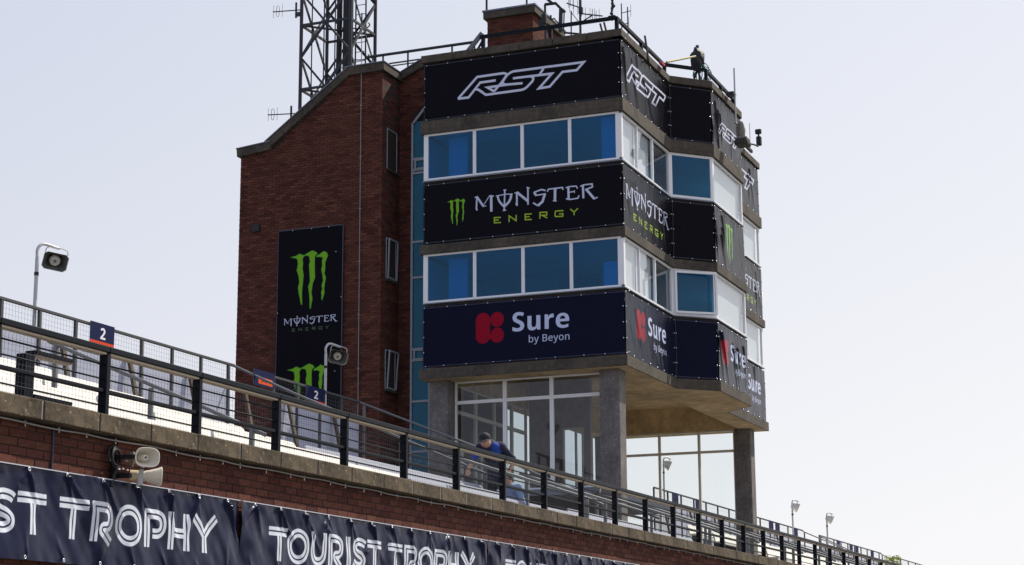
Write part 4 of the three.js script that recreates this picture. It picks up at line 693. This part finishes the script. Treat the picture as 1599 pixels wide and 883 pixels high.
// ------------------------------------------------------------------ people
function figure(bones, size, centre, res = 72) { // bones: [ax,ay,az, bx,by,bz, ra, rb, colour]
  const mc = new MarchingCubes(res, new THREE.MeshBasicMaterial(), false, false, 60000); mc.isolation = 0;
  const cap = (p, b) => { const ax = b[0], ay = b[1], az = b[2], dx = b[3] - ax, dy = b[4] - ay, dz = b[5] - az; const t = Math.max(0, Math.min(1, ((p[0] - ax) * dx + (p[1] - ay) * dy + (p[2] - az) * dz) / (dx * dx + dy * dy + dz * dz + 1e-9))); return Math.hypot(p[0] - ax - dx * t, p[1] - ay - dy * t, p[2] - az - dz * t) - (b[6] + (b[7] - b[6]) * t); };
  const K = 0.035;
  for (let k = 0; k < res; k++) for (let j = 0; j < res; j++) for (let i = 0; i < res; i++) {
    const p = [(i / res * 2 - 1) * size + centre[0], (j / res * 2 - 1) * size + centre[1], (k / res * 2 - 1) * size + centre[2]];
    let d = 9; for (const b of bones) { const e = cap(p, b), h = Math.max(0, K - Math.abs(d - e)) / K; d = Math.min(d, e) - h * h * K * 0.25; }
    mc.field[i + j * res + k * res * res] = -d;
  }
  mc.update(); const n = mc.count, pos = new Float32Array(n * 3), col = new Float32Array(n * 3);
  for (let v = 0; v < n; v++) { const p = [0, 1, 2].map(q => mc.positionArray[v * 3 + q] * size + centre[q]); let best = 9, c = null; for (const b of bones) { const e = cap(p, b); if (e < best) { best = e; c = b[8]; } } for (let q = 0; q < 3; q++) { pos[v * 3 + q] = p[q]; col[v * 3 + q] = c[q]; } }
  const g = new THREE.BufferGeometry(); g.setAttribute('position', new THREE.BufferAttribute(pos, 3)); g.setAttribute('normal', new THREE.BufferAttribute(mc.normalArray.slice(0, n * 3), 3)); g.setAttribute('color', new THREE.BufferAttribute(col, 3)); g.computeVertexNormals(); return g;
}
const skin = [0.50, 0.28, 0.20], navy = [0.012, 0.015, 0.045], blue = [0.012, 0.055, 0.30], dark = [0.015, 0.015, 0.02], pale = [0.20, 0.28, 0.44], jean = [0.05, 0.09, 0.20];
const clothBody = mat(null, 0.85, { vertexColors: true });
{ // man bent forwards over a row, face turned down; local axes as the world
  const f = rowY(3), o = onZ(782, 742, -4.0), Y = v => v - f; // feet on the third row
  const hip = [0, 0.92, 0], P = [o.x, f, -4.05];
  const hand = [[-0.55, 0.90, -0.42], [0.30, 0.95, 0.10]];
  const bones = [
    [0, 0.92, -0.02, -0.10, 1.28, -0.06, 0.165, 0.18, navy], [-0.10, 1.28, -0.06, -0.24, 1.47, -0.12, 0.18, 0.14, navy], [-0.28, 1.44, -0.28, -0.22, 1.46, 0.08, 0.10, 0.10, navy], [-0.30, 1.44, 0.0, -0.28, 1.36, 0.02, 0.09, 0.07, blue],
    [-0.30, 1.50, -0.13, -0.38, 1.53, -0.15, 0.06, 0.06, skin], [-0.42, 1.52, -0.16, -0.45, 1.60, -0.17, 0.09, 0.088, skin], [-0.49, 1.50, -0.17, -0.50, 1.53, -0.17, 0.05, 0.05, skin],
    [-0.28, 1.44, -0.30, -0.38, 1.20, -0.40, 0.07, 0.055, blue], [-0.38, 1.20, -0.40, -0.55, 1.02, -0.46, 0.045, 0.035, skin],
    [-0.22, 1.44, 0.12, 0.10, 1.27, 0.26, 0.075, 0.058, navy], [0.10, 1.27, 0.26, 0.16, 1.20, 0.27, 0.05, 0.046, skin], [0.16, 1.20, 0.27, 0.02, 1.02, 0.20, 0.046, 0.036, skin],
    [0.02, 0.90, -0.11, -0.06, 0.48, -0.12, 0.105, 0.075, dark], [-0.06, 0.48, -0.12, 0.0, 0.08, -0.12, 0.072, 0.05, dark], [0.02, 0.90, 0.10, 0.0, 0.48, 0.12, 0.105, 0.075, dark], [0.0, 0.48, 0.12, 0.04, 0.08, 0.12, 0.072, 0.05, dark],
    [0.02, 0.05, -0.12, -0.18, 0.04, -0.13, 0.05, 0.04, dark], [0.05, 0.05, 0.12, -0.15, 0.04, 0.12, 0.05, 0.04, dark],
    [-0.49, 1.55, -0.21, -0.49, 1.55, -0.20, 0.02, 0.02, skin],
  ];
  const fingers = (x, y, z, s) => { bones.push([x, y + 0.03, z, x - 0.02, y - 0.03, z, 0.036, 0.032, skin]); for (let i = 0; i < 4; i++) bones.push([x - 0.02 + i * 0.008, y - 0.04, z - 0.03 + i * 0.02, x - 0.05, y - 0.10 - 0.01 * (i % 2), z - 0.035 + i * 0.022, 0.01, 0.009, skin]); bones.push([x, y, z + 0.03 * s, x - 0.03, y - 0.05, z + 0.06 * s, 0.011, 0.009, skin]); };
  fingers(-0.57, 0.98, -0.47, 1); fingers(0.0, 0.98, 0.19, -1);
  const p = thing('person', 'person in black cap and navy and blue shirt bending over the seats', 'person', P);
  p.rotation.y = 0.2;
  mesh('body', figure(bones, 0.95, [-0.1, 0.82, -0.05], 90), clothBody, p);
  const cap = new THREE.SphereGeometry(0.112, 20, 12, 0, Math.PI * 2, 0, Math.PI * 0.52).rotateZ(0.25).translate(-0.44, 1.60, -0.17); mesh('cap', merge([cap, new THREE.CylinderGeometry(0.075, 0.075, 0.012, 20).scale(1.3, 1, 1).rotateZ(0.6).translate(-0.55, 1.56, -0.17)]), mat(dark, 0.8), p);
  mesh('shirt_stripe', merge([rbox(0.03, 0.24, 0.06, 0.008, -0.15, 1.10, 0.165)]), mat([0.7, 0.72, 0.8], 0.8), p);
}
{ // second person sitting a row lower, leaning forwards
  const P = [onZ(788, 760, -2.95).x, rowY(1) , -2.75];
  const b = [
    [0.02, 0.50, 0, -0.06, 0.80, 0.02, 0.15, 0.16, pale], [-0.06, 0.80, 0.02, -0.14, 0.98, 0.04, 0.16, 0.12, pale], [-0.14, 0.98, -0.13, -0.12, 0.98, 0.20, 0.08, 0.08, pale],
    [-0.18, 1.06, 0.05, -0.22, 1.10, 0.06, 0.055, 0.055, skin], [-0.25, 1.15, 0.06, -0.26, 1.22, 0.06, 0.088, 0.085, skin], [-0.33, 1.14, 0.06, -0.34, 1.15, 0.06, 0.03, 0.03, skin],
    [-0.12, 0.98, 0.22, -0.06, 0.72, 0.28, 0.06, 0.05, pale], [-0.06, 0.72, 0.28, -0.34, 0.66, 0.22, 0.042, 0.034, skin], [-0.36, 0.66, 0.22, -0.42, 0.65, 0.21, 0.035, 0.03, skin],
    [-0.14, 0.98, -0.15, -0.10, 0.72, -0.2, 0.06, 0.05, pale], [-0.10, 0.72, -0.2, -0.36, 0.64, -0.15, 0.042, 0.034, skin], [-0.38, 0.64, -0.15, -0.43, 0.63, -0.15, 0.034, 0.03, skin],
    [0.02, 0.48, 0.10, -0.40, 0.50, 0.12, 0.10, 0.075, jean], [-0.40, 0.50, 0.12, -0.38, 0.08, 0.12, 0.07, 0.05, jean], [0.02, 0.48, -0.10, -0.40, 0.50, -0.10, 0.10, 0.075, jean], [-0.40, 0.50, -0.10, -0.38, 0.08, -0.10, 0.07, 0.05, jean], [-0.38, 0.05, 0.12, -0.56, 0.04, 0.12, 0.05, 0.04, dark], [-0.38, 0.05, -0.10, -0.56, 0.04, -0.10, 0.05, 0.04, dark],
  ];
  for (const [x, y, z] of [[-0.42, 0.65, 0.21], [-0.43, 0.63, -0.15]]) for (let i = 0; i < 5; i++) b.push([x, y, z - 0.03 + i * 0.015, x - (i === 4 ? 0.03 : 0.07), y - 0.03, z - 0.035 + i * 0.02, 0.011, 0.009, skin]);
  const p = thing('person', 'dark-haired person in pale blue shirt sitting low behind the wall railing', 'person', P); p.rotation.y = -0.5;
  mesh('body', figure(b, 0.75, [-0.15, 0.62, 0.03], 80), clothBody, p);
  mesh('hair', new THREE.SphereGeometry(0.105, 18, 12, 0, Math.PI * 2, 0, Math.PI * 0.6).rotateZ(-0.5).translate(-0.25, 1.20, 0.06), mat([0.025, 0.018, 0.015], 0.8), p);
}
{ // small bush past the end of the stand
  const c = onZ(1394, 868, -9), b = thing('leafy_bush', 'yellow-green bush showing over the far end of the stand', 'bush', [c.x, 6.25, -9]); b.scale.setScalar(0.5);
  mesh('trunk', merge([bar(V(0, 0, 0), V(0.05, 1.2, 0), 0.06, 6, 0.03), bar(V(0, 0.6, 0), V(0.5, 1.5, 0.2), 0.03, 5, 0.015), bar(V(0, 0.7, 0), V(-0.4, 1.6, -0.2), 0.03, 5, 0.015)]), mat([0.10, 0.07, 0.05], 0.9), b);
  const leaf = []; for (let i = 0; i < 900; i++) { const a = rr(0, 6.3), r = Math.sqrt(rnd()), y = rr(-1, 1); const g = new THREE.PlaneGeometry(0.13, 0.09).rotateX(rr(-1.5, 1.5)).rotateY(rr(0, 6)).translate(1.2 * r * Math.cos(a) * Math.sqrt(1 - y * y * 0.8) + rr(-.1, .1), 1.5 + 0.75 * y + 0.25 * noise(Math.cos(a) * 3, y * 3, 2), 0.9 * r * Math.sin(a)); leaf.push(g); }
  stuff(mesh('crown', merge(leaf), mat([0.30, 0.34, 0.04], 0.8, { transmission: 0.3, thickness: 0 }), b));
}
renderer.render(scene, camera);
